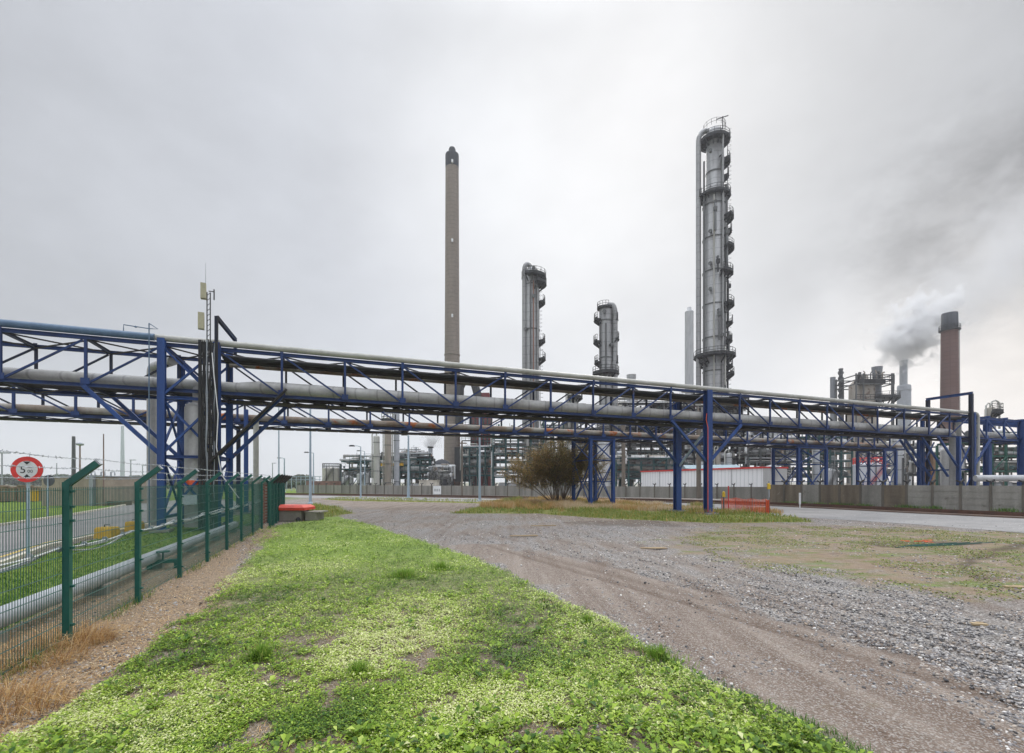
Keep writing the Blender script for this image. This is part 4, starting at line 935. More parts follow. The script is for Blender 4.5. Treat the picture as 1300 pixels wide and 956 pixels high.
# storage tanks
def tank(label, u0, u1, Y, vtop, mat, railmat=steel, panels=True, roof=0.4):
    x0, r = wx((u0+u1)/2, Y), (u1-u0)/2/F*Y*fo((u0+u1)/2); zt = wz(vtop, Y); t = thing('storage_tank', label, 'tank', (x0, Y, 0))
    m = MB(); m.lathe((x0, Y, 0), [(r, 0), (r, zt)], 36); m.lathe((x0, Y, zt), [(r+0.05, -0.12), (r+0.05, 0.02), (r*0.5, roof*0.7), (0.01, roof)], 36); m.obj('shell', mat, t)
    m = MB(); rail_line(m, arc((x0, Y), r-0.05, 0, 2*pi, zt, 22), 1.1, 0.05); m.obj('handrail', railmat, t)
    m = MB()
    for k in range(26):
        a = radians(-150)+k*0.06; m.box((x0+(r+0.45)*cos(a), Y+(r+0.45)*sin(a), zt*(k+1)/26), (0.5, 0.7, 0.06), a)
    m.obj('spiral_stair', railmat, t)
    for k in range(3): 
        m = MB(); a = radians(-100+k*40); m.tube([(x0+(r+.2)*cos(a), Y+(r+.2)*sin(a), 0), (x0+(r+.2)*cos(a), Y+(r+.2)*sin(a), zt+0.4), (x0+r*.5*cos(a), Y+r*.5*sin(a), zt+0.5)], 0.09, 6); m.obj('side_pipe', steel, t)
    return t
tank('broad cream storage tank, the first one past the brick pillar', 409, 433, 104, 595, M('cream_tank', (0.48, 0.46, 0.41), (0.38, 0.36, 0.33), 0.6, scale=0.5))
tank('low grey storage tank between the cream tank and the pale round one', 434, 449, 98, 606, greyw)
tank('pale grey storage tank in front of teal steelwork', 453, 470, 96, 602, greyw)
tank('white storage tank with bright red railings behind the wall', 1082, 1122, 78, 590, M('blue_white_tank', (0.52, 0.55, 0.6), (0.42, 0.45, 0.5), 0.5, scale=0.8), red)
tank('squat pale tank showing low between the white hall and the blue lattice', 1043, 1062, 95, 597, greyw)
m = MB(); a, b_ = W(389, 612, 97), W(433, 612, 97); m.box(((a.x+b_.x)/2, 97, 1.15), (b_.x-a.x, 0.3, 2.3)); m.obj('bund_wall', M('red_brown_bund', (0.22, 0.12, 0.10)), label='low reddish bund wall in front of the cream tank', cat='wall')
# furnace block with arched ducts
fx0, fx1, fY = wx(587, 128), wx(624, 128), 128
t = thing('furnace', 'dark red furnace house with black ducts beside the concrete chimney', 'furnace', ((fx0+fx1)/2, fY, 0))
m = MB(); m.box(((fx0+fx1)/2+1.2, fY+3, wz(520, fY)/2), (fx1-fx0-2.4, 7, wz(520, fY))); m.box(((fx0+fx1)/2+1.5, fY+3, wz(503, fY)/2+3), (3.6, 4, wz(497, fY)-5))
m.obj('casing', darkred, t)
for k in range(6): m = MB(); m.bar((fx0+2.4+k*(fx1-fx0-2.4)/5, fY-0.65, 0), (fx0+2.4+k*(fx1-fx0-2.4)/5, fY-0.65, wz(522, fY)), 0.25, 0.3); m.obj('buckstay', darksteel, t)
for k in range(4): m = MB(); m.box(((fx0+fx1)/2, fY-1.2, wz(600-20*k, fY)), (fx1-fx0, 1.2, 0.2)); pl = m.obj('walkway', darksteel, t); m = MB(); rail_line(m, [(fx0+j*(fx1-fx0)/8, fY-1.8, wz(600-20*k, fY)+.1) for j in range(9)], 1.1, 0.05); m.obj('handrail', teal, pl)
m = MB(); m.tube([(wx(583, fY), fY, wz(545, fY)), (wx(584, fY), fY, wz(493, fY)), (wx(587, fY), fY, wz(486, fY)), (wx(590, fY), fY, wz(484, fY))], 1.1, 12); m.obj('flue_duct', darksteel, t)
m = MB(); m.tube([(wx(590, fY), fY, wz(484.5, fY)), (wx(598, fY), fY, wz(483, fY)), (wx(603, fY), fY, wz(489, fY)), (wx(606, fY), fY, wz(500, fY)), (wx(606, fY), fY, wz(512, fY))], 1.1, 12); m.obj('flue_duct', darksteel, t)
m = MB(); m.box((wx(590, 124), 124, wz(590, 124)), (5, 3, 9)); m.obj('burner_box', darksteel, t)
# dark dome beyond the short stack
m = MB(); x0 = wx(561, 118); m.lathe((x0, 118, 0), [(2.9, 0), (2.9, 4.4)]+[(2.9*cos(a), 4.4+3.4*sin(a)) for a in (0.25, 0.5, 0.75, 1.0, 1.25, 1.5)]+[(0.05, 7.9)], 28)
m.obj('dark_dome', black, label='dark domed bunker between the short stack and the concrete chimney', cat='dome')
m = MB(); x0 = wx(545, 93); m.box((x0, 93, 1.2), (3.5, 3, 2.4)); m.box((x0, 93, 2.45), (3.7, 3.2, 0.1)); m.obj('site_cabin', M('cream_cabin', (0.6, 0.56, 0.48)), label='cream flat roofed cabin just over the far wall', cat='cabin')

# steel process frames
PIPEC = [lag2, lag, greyw, steel, column_m, white, lag, darksteel, rusty]
def frame(label, u0, u1, Y, vtop, depth=7, nx=4, levels=4, mat=steel, pipes=22, seed=0, fill=0.5, verts=8, drums=3, zlow=1.5, colmat=None, rails=True):
    rs = random.Random(seed); x0, x1 = wx(u0, Y), wx(u1, Y); zt = wz(vtop, Y); colmat = colmat or mat
    t = thing('process_frame', label, 'steelwork', ((x0+x1)/2, Y, 0))
    xs = [x0+(x1-x0)*i/(nx-1) for i in range(nx)]; zs = [zlow+(zt-zlow)*(k+1)/levels for k in range(levels)]
    for i, xx in enumerate(xs):
        for yy in (Y, Y+depth):
            m = MB(); m.hbeam((xx, yy, 0), (xx, yy, zt+rs.uniform(-.6, .1)), 0.28, 0.28); m.obj('column', colmat, t)
    for k, zz in enumerate(zs):
        m = MB()
        for yy in (Y, Y+depth): m.hbeam((x0, yy, zz), (x1, yy, zz), 0.18, 0.26)
        for xx in xs: m.hbeam((xx, Y, zz-0.02), (xx, Y+depth, zz-0.02), 0.18, 0.24)
        fl = m.obj('floor_frame', mat, t)
        for i in range(nx-1):
            if rs.random() < fill:
                m = MB(); m.box(((xs[i]+xs[i+1])/2, Y+depth/2, zz+0.15), (xs[i+1]-xs[i]-0.1, depth, 0.05)); m.obj('deck', darksteel, fl)
                if rails: m = MB(); n_ = max(2, int((xs[i+1]-xs[i])/1.6)); rail_line(m, [(xs[i]+(xs[i+1]-xs[i])*j/n_, Y-0.05, zz+0.17) for j in range(n_+1)], 1.1, 0.035, n=3); m.obj('handrail', mat, fl)
    for i in range(nx-1):
        if rs.random() < 0.5:
            k = rs.randrange(levels); z0_, z1_ = (zs[k-1] if k else 0.2), zs[k]; m = MB(); m.bar((xs[i], Y-0.1, z0_), (xs[i+1], Y-0.1, z1_), 0.13); m.obj('diagonal_brace', mat, t)
    for _ in range(pipes):
        k = rs.randrange(levels); r = rs.choice((0.09, 0.12, 0.16, 0.22, 0.3)); zz = zs[k]+0.2+r+(0 if rs.random() < .6 else rs.uniform(0.3, 1.4)); yy = Y+rs.uniform(0.1, depth-0.2)
        a, b_ = (x0-0.4, x1+0.4) if rs.random() < 0.45 else sorted((rs.uniform(x0, x1), rs.uniform(x0, x1)))
        if b_-a < 1.5: b_ = a+1.5
        pts = [(a, yy, zz), (b_, yy, zz)]
        if rs.random() < 0.5: pts = [(a, yy, max(0.3, zz-rs.uniform(1, 3.5)))]+pts
        if rs.random() < 0.4: pts = pts+[(b_, yy, max(0.3, zz-rs.uniform(1, 3.5)))]
        m = MB()
        for p0, p1 in zip(pts, pts[1:]): m.tube([p0, p1], r, 8)
        for q in pts[1:-1]: m.lathe(Vector(q)-Vector((0, 0, r*1.05)), [(0.01, 0), (r*1.05, r*0.6), (r*1.05, r*1.5), (0.01, r*2.1)], 8)
        m.obj('process_pipe', rs.choice(PIPEC), t)
    for _ in range(verts):
        xx = rs.uniform(x0, x1); yy = Y+rs.uniform(-0.3, depth); r = rs.choice((0.08, 0.11, 0.15, 0.2)); z0_, z1_ = sorted((rs.uniform(0, zt), rs.uniform(zt*.2, zt))); z1_ = max(z1_, z0_+1.5)
        m = MB(); m.tube([(xx, yy, z0_), (xx, yy, z1_)], r, 8); m.obj('drop_pipe', rs.choice(PIPEC), t)
    for _ in range(drums):
        k = rs.randrange(levels); zz = (zs[k-1]+0.25 if k else 0.6); r = rs.uniform(0.45, 0.8); xx = rs.uniform(x0+1.5, x1-1.5); L = rs.uniform(1, 2.2); yy = Y+rs.uniform(0.8, 2)
        m = MB(); m.tube([(xx-L-0.25, yy, zz+r), (xx-L, yy, zz+r), (xx+L, yy, zz+r), (xx+L+0.25, yy, zz+r)], r, 14, rs=[r*0.45, r, r, r*0.45])
        for s_ in (-0.6, 0.6): m.box((xx+L*s_, yy, zz+0.1), (0.2, r*1.4, 0.3))
        m.obj('horizontal_drum', rs.choice((white, greyw, lag2, column_m)), t)
    for _ in range(int(pipes*0.6)):
        k = rs.randrange(levels); xx = rs.uniform(x0, x1); yy = Y+rs.uniform(-.2, 2.5); zz = zs[k]+0.3; h_ = rs.uniform(0.4, 1.3); m = MB()
        m.box((xx, yy, zz+h_/2), (rs.uniform(0.2, 0.6), 0.35, h_)); m.lathe((xx+0.1, yy-0.25, zz+h_*0.5), [(0.01, 0), (0.22, 0), (0.22, 0.08), (0.01, 0.1)], 8); m.tube([(xx-.5, yy-.1, zz), (xx-.5, yy-.1, zz+h_*1.4)], 0.05, 5)
        m.obj('valve_set', rs.choice((steel, white, lag2, galv, rusty, darksteel, teal)), t)
    return t
frame('low teal steelwork behind the small storage tanks', 433, 476, 104, 586, nx=5, levels=3, mat=teal, seed=1, pipes=16, verts=8)
fr = frame('teal and grey steelwork with a yellow crane beam', 482, 546, 102, 583, nx=6, levels=4, mat=teal, seed=2, pipes=34, verts=16, drums=5, fill=.6)
m = MB(); m.hbeam((wx(483, 101), 101.2, wz(590, 101)), (wx(512, 101), 101.2, wz(589.4, 101)), 0.3, 0.6); m.obj('crane_beam', yellow, fr)
frame('low piping frame at the foot of the dark dome', 545, 570, 100, 599, nx=4, levels=2, mat=steel, seed=3, pipes=14, verts=8, drums=2)
frame('small high frame of pipes and drums topping the teal steelwork', 506, 531, 108, 575, nx=4, levels=5, mat=darksteel, seed=33, pipes=16, verts=8, drums=3)
frame('teal steelwork and pipes in front of the dark red furnace', 586, 626, 104, 568, nx=5, levels=4, mat=teal, seed=4, pipes=18, verts=16, fill=.3)
frame('open green pipe rack with sky showing through, beside the bush', 626, 690, 100, 547, nx=5, levels=7, mat=teal, seed=5, pipes=44, verts=6, drums=2, fill=.15, depth=6)
frame('pipe rack behind the bare brown bush', 690, 728, 103, 535, nx=4, levels=7, mat=teal, seed=6, pipes=34, verts=8, drums=3, fill=.3)
frame('grey steelwork around the square blue lattice tower', 728, 790, 98, 520, nx=5, levels=8, mat=steel, seed=7, pipes=46, verts=16, drums=5, fill=.5)
frame('dense dark pipe rack above the white hall', 786, 868, 110, 512, nx=7, levels=10, mat=darksteel, seed=8, pipes=84, verts=18, drums=6, fill=.75, depth=9)
frame('green pipe rack in front of the dense dark one', 782, 862, 92, 582, nx=6, levels=4, mat=teal, seed=9, pipes=40, verts=12, drums=4, fill=.5)
frame('dense steelwork packed round the foot of the tallest column', 868, 950, 100, 505, nx=7, levels=10, mat=darksteel, seed=10, pipes=80, verts=22, drums=7, fill=.6)
frame('open steelwork with many level pipes beyond the white hall end', 950, 1012, 96, 548, nx=5, levels=7, mat=steel, seed=11, pipes=56, verts=14, drums=4, fill=.4)
frame('pipe rack between the blue lattice and the red railed tank', 1012, 1082, 100, 545, nx=6, levels=7, mat=teal, seed=12, pipes=50, verts=20, drums=5, fill=.4)
frame('steelwork behind the red railed tank and thick pale vessel', 1122, 1182, 108, 556, nx=5, levels=5, mat=steel, seed=13, pipes=36, verts=16, drums=4, colmat=M('brown_vessel', (0.32, 0.28, 0.23)))
frame('green exchanger structure under the short open truss', 1242, 1330, 72, 560, nx=6, levels=3, mat=M('process_green', (0.02, 0.12, 0.08), (0.015, 0.08, 0.06), 0.6), seed=14, pipes=26, verts=12, drums=6, fill=.8)
frame('grey steelwork seen between portal tower and brown chimney', 1184, 1238, 92, 575, nx=5, levels=3, mat=steel, seed=15, pipes=26, verts=12, drums=3)
# refractory tower
t = thing('refractory_tower', 'rust stained refractory tower in a steel cage with a flared pipe on top', 'tower', (wx(1096, 135), 135, 0)); c_ = (wx(1094, 135), 135); refm = M('stained_casing', (0.42, 0.39, 0.34), (0.26, 0.22, 0.18), 0.7, scale=0.5, patch=(0.14, 0.09, 0.06), patch_at=0.58)
m = MB(); m.lathe((c_[0], c_[1], 0), [(3.6, 0), (3.6, wz(520, 135)), (3.1, wz(510, 135)), (3.1, wz(489, 135)), (2.2, wz(484, 135)), (1.2, wz(480, 135)), (1.2, wz(476, 135))], 28); m.obj('casing', refm, t)
m = MB(); m.lathe((wx(1110, 135), 134, wz(512, 135)), [(1.05, 0), (1.05, 6), (1.15, 8), (1.35, wz(467, 135)-wz(512, 135))], 24); m.obj('flared_stack', M('grey_stack', (0.22, 0.235, 0.255)), t)
for uu in (1074, 1083, 1118, 1120):
    for yy in (131, 139): m = MB(); m.bar((wx(uu, 135), yy, 0), (wx(uu, 135), yy, wz(478, 135)), 0.3); m.obj('cage_column', steel, t)
for vv in (480, 486, 491, 510, 521):
    m = MB()
    for yy in (131, 139): m.bar((wx(1073, 135), yy, wz(vv, 135)), (wx(1121, 135), yy, wz(vv, 135)), 0.25)
    for uu in (1074, 1120): m.bar((wx(uu, 135), 131, wz(vv, 135)), (wx(uu, 135), 139, wz(vv, 135)), 0.25)
    pl = m.obj('cage_beam', steel if vv != 486 else darksteel, t)
    if vv in (491, 486, 510): m = MB(); rail_line(m, [(wx(1073+6*j, 135), 130.9, wz(vv, 135)) for j in range(9)], 1.3, 0.07); m.obj('handrail', darksteel, pl)
m = MB(); m.box((wx(1094, 135), 132, wz(488, 135)), (7.4, 2.0, 0.9)); m.obj('header_box', darksteel, t)
rs_ = random.Random(5)
for k in range(9): m = MB(); xx = wx(1079+k*3.6, 135); h0 = wz(rs_.uniform(476, 482), 135); m.tube([(xx, 131.5, wz(492, 135)), (xx, 131.5, h0), (xx+rs_.uniform(-.6, .6), 131.5, h0+rs_.uniform(0, .9))], rs_.choice((0.15, 0.25, 0.4)), 8); m.obj('vent_pipe', rs_.choice((steel, refm, darksteel)), t)
platform(t, (wx(1116, 135), 134), 1.0, wz(506, 135), -2.6, 0.9, 3.2)
# white hall with red roof edge
A_, B_ = Vector((23.5, 86, 0)), Vector((32.9, 62, 0)); dd = (B_-A_); L_ = dd.length; yaw = atan2(dd.y, dd.x); nn = Vector((-dd.y, dd.x, 0)).normalized()
if nn.x < 0: nn = -nn
cor, ntc, bbc, _o = new_mat('ribbed_white_sheet'); wv = node(ntc, 'ShaderNodeTexWave', bands_direction='Y'); wv.inputs['Scale'].default_value = 0.5; ntc.links.new(pos(ntc), wv.inputs[0])
rc = ramp(ntc, [(0.0, (0.66, 0.68, 0.69)), (0.15, (0.86, 0.87, 0.88)), (1, (0.88, 0.89, 0.90))]); ntc.links.new(wv.outputs['Fac'], rc.inputs[0]); ntc.links.new(rc.outputs[0], bbc.inputs['Base Color']); bump(ntc, bbc, wv.outputs['Fac'], 0.4, 0.05)
ctr = (A_+B_)/2+nn*2.2; t = thing('white_hall', 'long white ribbed metal hall with a red roof edge behind the wall', 'building', (ctr.x, ctr.y, 0)); hz = 3.96
m = MB(); m.box((ctr.x, ctr.y, hz/2), (L_, 4.4, hz), yaw); m.obj('wall', cor, t)
m = MB(); m.box((ctr.x, ctr.y, hz+0.06), (L_+0.2, 4.7, 0.22), yaw); rf = m.obj('roof', red, t)
m = MB(); e_ = B_+nn*0.0; m.box((B_.x+nn.x*2.2+dd.normalized().x*0.03, B_.y+nn.y*2.2+dd.normalized().y*0.03, hz/2), (0.06, 4.3, hz-0.1), yaw); m.obj('end_wall', M('plain_light_grey', (0.55, 0.55, 0.54), (0.48, 0.48, 0.47), 0.6), t)
for k in range(1, 5): m = MB(); q = A_+dd*(k/5)-nn*0.02; m.box((q.x, q.y, hz/2), (0.08, 0.1, hz), yaw); m.obj('wall_joint', greyw, t)
m = MB(); q = W(980, 612, 63); m.tube([(q.x, q.y, hz), (q.x, q.y, wz(562, 63))], 0.13, 8); m.lathe((q.x, q.y, hz+0.1), [(0.9, 0), (0.9, 0.1), (0.3, 0.3)], 14); m.obj('roof_pipe', greyw, rf)
q = W(908, 612, 92); m = MB(); a, b_ = W(868, 612, 90), W(950, 612, 84); m.bar(a+Vector((0, 0, 3.0-2.1)), b_+Vector((0, 0, 3.0-2.1)), 5, 4.6) if False else m.box(((a.x+b_.x)/2, 89, 2.3), ((b_-a).x, 6, 4.6), -0.12)
t = m.obj('low_shed', paleblue, label='pale blue roofed shed showing just above the white hall', cat='shed')
m = MB(); m.prism(Vector(((a.x), 90.2, 4.6)), Vector(((b_.x), 88.2, 4.6)), [(-3.2, 0), (3.2, 0), (0, 0.75)]); m.obj('roof', paleblue, t)
for uu in (897, 912): m = MB(); q = W(uu, 612, 96); m.lathe((q.x, q.y, 4.6), [(0.9, 0), (0.9, 0.5), (0.6, 1.0), (0.02, 1.15)], 16); m.lathe((q.x, q.y, 0), [(0.9, 0), (0.9, 4.6)], 16); m.obj('round_vent', white, label='white domed vent over the pale blue shed, '+('nearer the stout column' if uu > 900 else 'behind the stout column'), cat='vent')
# concrete poles
for uu, Y, vt, lb in ((887, 60, 540, 'brown square concrete pole standing in front of the white hall'), (791.5, 68, 520, 'brown square concrete pole beside the lattice tower, in front of the green pipe rack'), (586.5, 66, 560, 'slim grey pole by the concrete chimney foot')):
    m = MB(); x0 = wx(uu, Y); s_ = 0.42 if uu > 600 else 0.2; m.bar((x0, Y, 0), (x0, Y, wz(vt, Y)), s_, s_*0.9); m.box((x0, Y-0.05, wz(vt, Y)-0.3), (1.3, 0.15, 0.15)); m.obj('concrete_pole', M('pole_brown', (0.19, 0.16, 0.13), (0.13, 0.11, 0.09), 0.9), label=lb, cat='pole')
# white pipe on the yard side behind the wall
pipe('steel_pipe', [W(1238, 612, 38)+Vector((0, 0, 0.3)), W(1330, 612, 37)+Vector((0, 0, 0.3))], 0.26, greyw, 'fat white pipe lying level just over the grey wall end', n=16)
for uu, lb in ((1172, 'orange brown upright duct behind the wall by the lattice braces'), (1183, 'slim brown duct close to the orange one')):
    m = MB(); x0 = wx(uu, 88); m.box((x0, 88, 3.6), (1.1 if uu < 1180 else .5, 1, 7.2)); m.box((x0, 88, 7.25), (1.3 if uu < 1180 else .6, 1.2, 0.15)); m.obj('duct', M('orange_brown', (0.32, 0.17, 0.07), (0.2, 0.12, 0.07)), label=lb, cat='duct')
# low rail gantry beyond the lot
t = thing('pipe_gantry', 'long low pale gantry of thin posts at the far wall end', 'gantry', (wx(385, 115), 115, 0))
for uu in range(352, 412, 6): m = MB(); m.bar((wx(uu, 115), 115, 0), (wx(uu, 115), 115, wz(604.5, 115)), 0.14); m.obj('post', galvb, t)
for vv in (605, 609): m = MB(); m.bar((wx(350, 115), 115, wz(vv, 115)), (wx(408, 115), 115, wz(vv, 115)), 0.12); m.obj('beam', galvb, t)

# ---------------------------------------------------------------- lamp posts
def lamp(label, u, Y, vt, r=0.09, mat=galvb, arm=0.9, name='lamp_post', head=True):
    x0 = wx(u, Y); zt = wz(vt, Y); t = thing(name, label, 'lamp post', (x0, Y, 0))
    m = MB(); m.tube([(x0, Y, 0), (x0, Y, zt*0.3), (x0, Y, zt)], r, 10, rs=[r*1.25, r, r*0.7]); m.lathe((x0, Y, 0), [(r*2.2, 0), (r*2.2, 0.12), (r*1.2, 0.16)], 12); m.obj('pole', mat, t)
    if head:
        m = MB(); m.tube([(x0, Y, zt-0.05), (x0-arm*0.5, Y, zt+0.1), (x0-arm, Y, zt+0.1)], r*0.5, 6); m.obj('bracket', mat, t)
        m = MB(); m.box((x0-arm-0.25, Y, zt+0.08), (0.7, 0.3, 0.12)); m.box((x0-arm-0.25, Y, zt+0.16), (0.5, 0.22, 0.08)); m.obj('lamp_head', darksteel, t)
    return t
lamp('tall thin pale blue pole on the lot rising behind the trusses past the brick pillar', 354, 62, 515, 0.10, head=False)
lamp('stout pale blue pole by the grass past the red capped block', 394, 46, 516, 0.11, head=False)
lamp('pale blue pole with a foot plate standing before the teal steelwork', 518.5, 62, 553, 0.15, arm=0.3)
lamp('pale blue pole next to the concrete chimney and dry grass', 609, 52, 515, 0.12, head=False)
lamp('short grey lamp post behind the far wall, before the pale gantry', 361, 100, 582, 0.16)
lamp('grey lamp post in front of the far wall beside the cream tank', 398, 78, 575, 0.10)
lamp('grey lamp post standing before the small pale tank', 458, 62, 567, 0.09)
lamp('lower grey lamp post just behind the small pale tank front', 463, 90, 573, 0.10)
# ---------------------------------------------------------------- works yard beyond the fence
brownr = M('ribbed_brown', (0.36, 0.31, 0.245), (0.28, 0.24, 0.19), 0.8, scale=0.6, seams=('X', 0.75))
bx0, bx1 = wx(53, 42), wx(132, 42); t = thing('brown_kiosk', 'flat roofed brown ribbed metal building on the lawn', 'building', ((bx0+bx1)/2, 44, 0))
m = MB(); m.box(((bx0+bx1)/2, 45, 1.28), (bx1-bx0, 6, 2.56)); m.obj('wall', brownr, t)
m = MB(); m.box(((bx0+bx1)/2, 45, 2.6), (bx1-bx0+0.15, 6.15, 0.1)); m.obj('roof', galv, t)
for k in range(4): m = MB(); xx = bx0+2.6+k*0.9; m.tube([(xx, 43, 2.6), (xx, 43, 3.0), (xx+0.35, 43, 3.05), (xx+0.35, 43, 2.7)], 0.06, 6); m.obj('roof_fitting', galv, t)
m = MB(); m.box((bx1-0.9, 41.85, 1.3), (0.35, 0.3, 2.6)); m.obj('duct', galv, t)
m = MB(); m.box((bx1+0.2, 42.6, 0.2), (3.2, 0.5, 0.4)); m.obj('low_kerb_block', concb, label='low brown concrete ledge beside the ribbed building', cat='ledge')
def yard_pole(u, Y, vt, r, mat, lb, head=False):
    x0 = wx(u, Y); zt = wz(vt, Y); t = thing('lamp_post' if head else 'steel_pole', lb, 'lamp post' if head else 'pole', (x0, Y, 0)); m = MB(); m.tube([(x0, Y, 0), (x0, Y, zt)], r, 8, rs=[r, r*0.7]); m.obj('pole', mat, t)
    if head:
        m = MB(); m.lathe((x0, Y, zt), [(0.05, 0), (0.45, 0.1), (0.5, 0.35), (0.1, 0.5)], 12) if head == 2 else m.box((x0+0.4, Y, zt), (1.1, 0.3, 0.15)); m.obj('lamp_head', galv, t)
yard_pole(93.5, 58, 554, 0.24, steel, 'thick plain grey pole behind the brown ribbed building')
yard_pole(101.5, 70, 566, 0.13, M('rusty_pole', (0.25, 0.17, 0.14)), 'lamp post with a round head just behind the thick plain pole', 2)
yard_pole(131.5, 41.5, 551, 0.06, M('rusty_pole', (0.25, 0.17, 0.14)), 'thin rust red pole at the corner of the brown ribbed building')
yard_pole(2.5, 60, 575, 0.10, galv, 'thin grey lamp post behind the stacked brown blocks', 1)
yard_pole(72, 90, 588, 0.10, galv, 'faint slender pole above the ribbed building roof')
yard_pole(166, 95, 584, 0.14, galv, 'slender grey lamp post beyond the yard road, taller of two', 1)
yard_pole(181, 110, 591, 0.13, galv, 'short slender lamp post beyond the yard road', 1)
yard_pole(187, 100, 584, 0.12, galv, 'slender lamp post almost touching the grey vertical pipe', 1)
yard_pole(346, 130, 588, 0.15, galv, 'thin far lamp post beyond the far wall end', 1)
m = MB(); x0 = wx(155.5, 700); m.lathe((x0, 700, 0), [(3.0, 0), (1.8, wz(541, 700))], 14); m.obj('hazy_mast', M('mast_green', (0.25, 0.34, 0.32)), label='tall faint greenish mast far beyond the yard', cat='mast')
stackm = M('stacked_brown', (0.27, 0.21, 0.15), (0.17, 0.13, 0.095), 0.9, scale=1.5, seams=('Z', 1.2))
t = thing('block_wall', 'long stack of brown blocks behind the round signs', 'wall', (wx(25, 50), 50, 0)); x0 = wx(-60, 50)
for k in range(11): m = MB(); m.box((x0+k*0.85, 50+0.05*(k % 2), 0.85), (0.80, 1.0, 1.7-0.12*(k % 3))); m.box((x0+k*0.85, 50, 1.72-0.12*(k % 3)), (0.7, 1.1, 0.07)); m.obj('block', stackm, t)
m = MB(); q = W(44, 629, 46); m.box((q.x, 46, 0.75), (0.5, 0.4, 1.0)); m.box((q.x, 46, 1.28), (0.56, 0.46, 0.07)); m.obj('yellow_box', yellow, label='small yellow box by the brown block stack', cat='box')
for (u, v, s_, lb) in ((129.5, 684, 0.95, 'yellow concrete block at the road edge, closer to the first fence post'), (166, 675, 0.85, 'yellow concrete block at the road edge beside the grey vertical pipe')):
    q = G(u, v); m = MB(); h_ = 0.42; w_ = s_*0.34
    vs = [(q.x+a*w_*k, q.y+b_*w_*0.7*k+w_*0.7, zz) for zz, k in ((0, 1.0), (h_*0.85, 0.93), (h_, 0.82)) for a, b_ in ((-1, -1), (1, -1), (1, 1), (-1, 1))]
    m.add(vs, [(3, 2, 1, 0), (8, 9, 10, 11)]+[(4*j+i, 4*j+(i+1) % 4, 4*j+4+(i+1) % 4, 4*j+4+i) for j in (0, 1) for i in range(4)]); bl = m.obj('concrete_block', yellow, label=lb, cat='block')
    m = MB(); m.tube([(q.x-.1, q.y+w_*0.7, h_-0.02), (q.x-.1, q.y+w_*0.7, h_+.08), (q.x+.1, q.y+w_*0.7, h_+.08), (q.x+.1, q.y+w_*0.7, h_-0.02)], 0.015, 6); m.obj('lifting_loop', darksteel, bl)
# low valve set by the ground pipe
q = G(207, 722); t = thing('valve_stand', 'small green valve stand by the ground pipe under the fence tower', 'valve', q)
m = MB(); m.box(q+Vector((0, 0, .18)), (0.7, 0.12, 0.08), .4); m.box(q+Vector((-.25, -.1, .09)), (0.07, .07, .18)); m.box(q+Vector((.25, .1, .09)), (0.07, .07, .18)); m.obj('stand', green, t); m = MB(); m.lathe(q+Vector((0, 0, .22)), [(.02, 0), (.02, .18), (.14, .18), (.14, .21), (.02, .21)], 12); m.obj('hand_wheel', green, t)
# round height limit sign
TXT = {}
def text_mb(m, s, size, origin, ux, uz, mi=0, ext=0.0):
    cu = bpy.data.curves.new('t', 'FONT'); cu.body = s; cu.size = size; ob = bpy.data.objects.new('t', cu); me = ob.to_mesh(depsgraph=None) if False else None
    COL.objects.link(ob); dg = bpy.context.evaluated_depsgraph_get(); ev = ob.evaluated_get(dg); me = ev.to_mesh()
    vs = [tuple(Vector(origin)+ux*v.co.x+uz*v.co.y) for v in me.vertices]; fs = [tuple(p_.vertices) for p_ in me.polygons]; ev.to_mesh_clear()
    bpy.data.objects.remove(ob); bpy.data.curves.remove(cu); m.add(vs, fs, False, mi)
Y = 12.0; x0 = wx(36, Y); a = radians(19); ux = Vector((cos(a), sin(a), 0)); nf = Vector((sin(a), -cos(a), 0)); uz = Vector((0, 0, 1)); cs = Vector((x0, Y, H+16/F*Y))
t = thing('road_sign', 'round red rimmed height limit sign reading 5 m 00 behind the fence', 'sign', (x0, Y, 0))
def disc(m, c, r0, r1, off, mi=0, n=40, th=0.0):
    vs = []
    for k in range(n):
        b_ = 2*pi*k/n; d = ux*cos(b_)+uz*sin(b_); vs += [tuple(c+d*r0+nf*off), tuple(c+d*r1+nf*off)]
    fs = [(2*k, 2*k+1, (2*k+3) % (2*n), (2*k+2) % (2*n)) for k in range(n)] if r0 > 0 else [tuple(2*k+1 for k in range(n))]
    m.add(vs, fs, False, mi)
m = MB(); m.tube([(x0, Y, 0), (x0, Y, 2.75)], 0.035, 10); m.obj('sign_pole', galvb, t)
m = MB(); m.tube([cs+nf*0.04, cs+nf*0.055], 0.325, 40, smooth=False); m.bar(cs+nf*0.037-ux*.1+uz*.15, cs+nf*0.037+ux*.1+uz*.15, .03, .012); m.obj('plate', galv, t)
m = MB(); disc(m, cs, 0.215, 0.325, 0.058); m.obj('red_rim', red, t)
m = MB(); disc(m, cs, 0.0, 0.216, 0.058); m.obj('white_face', M('sign_white', (0.62, 0.63, 0.64), (0.55, 0.56, 0.57), 0.5), t)
m = MB(); o_ = cs+nf*0.061
m.add([tuple(o_+ux*x_+uz*z_) for x_, z_ in ((-0.075, 0.2), (0.075, 0.2), (0, 0.12))], [(0, 2, 1)]); m.add([tuple(o_+ux*x_+uz*z_) for x_, z_ in ((-0.075, -0.2), (0.075, -0.2), (0, -0.12))], [(0, 1, 2)])
text_mb(m, '5', 0.26, o_-ux*0.145-uz*0.092, ux, uz); text_mb(m, 'm', 0.10, o_+ux*0.015+uz*0.035, ux, uz); text_mb(m, '00', 0.11, o_+ux*0.01-uz*0.085, ux, uz)
m.obj('lettering', rubber, t)
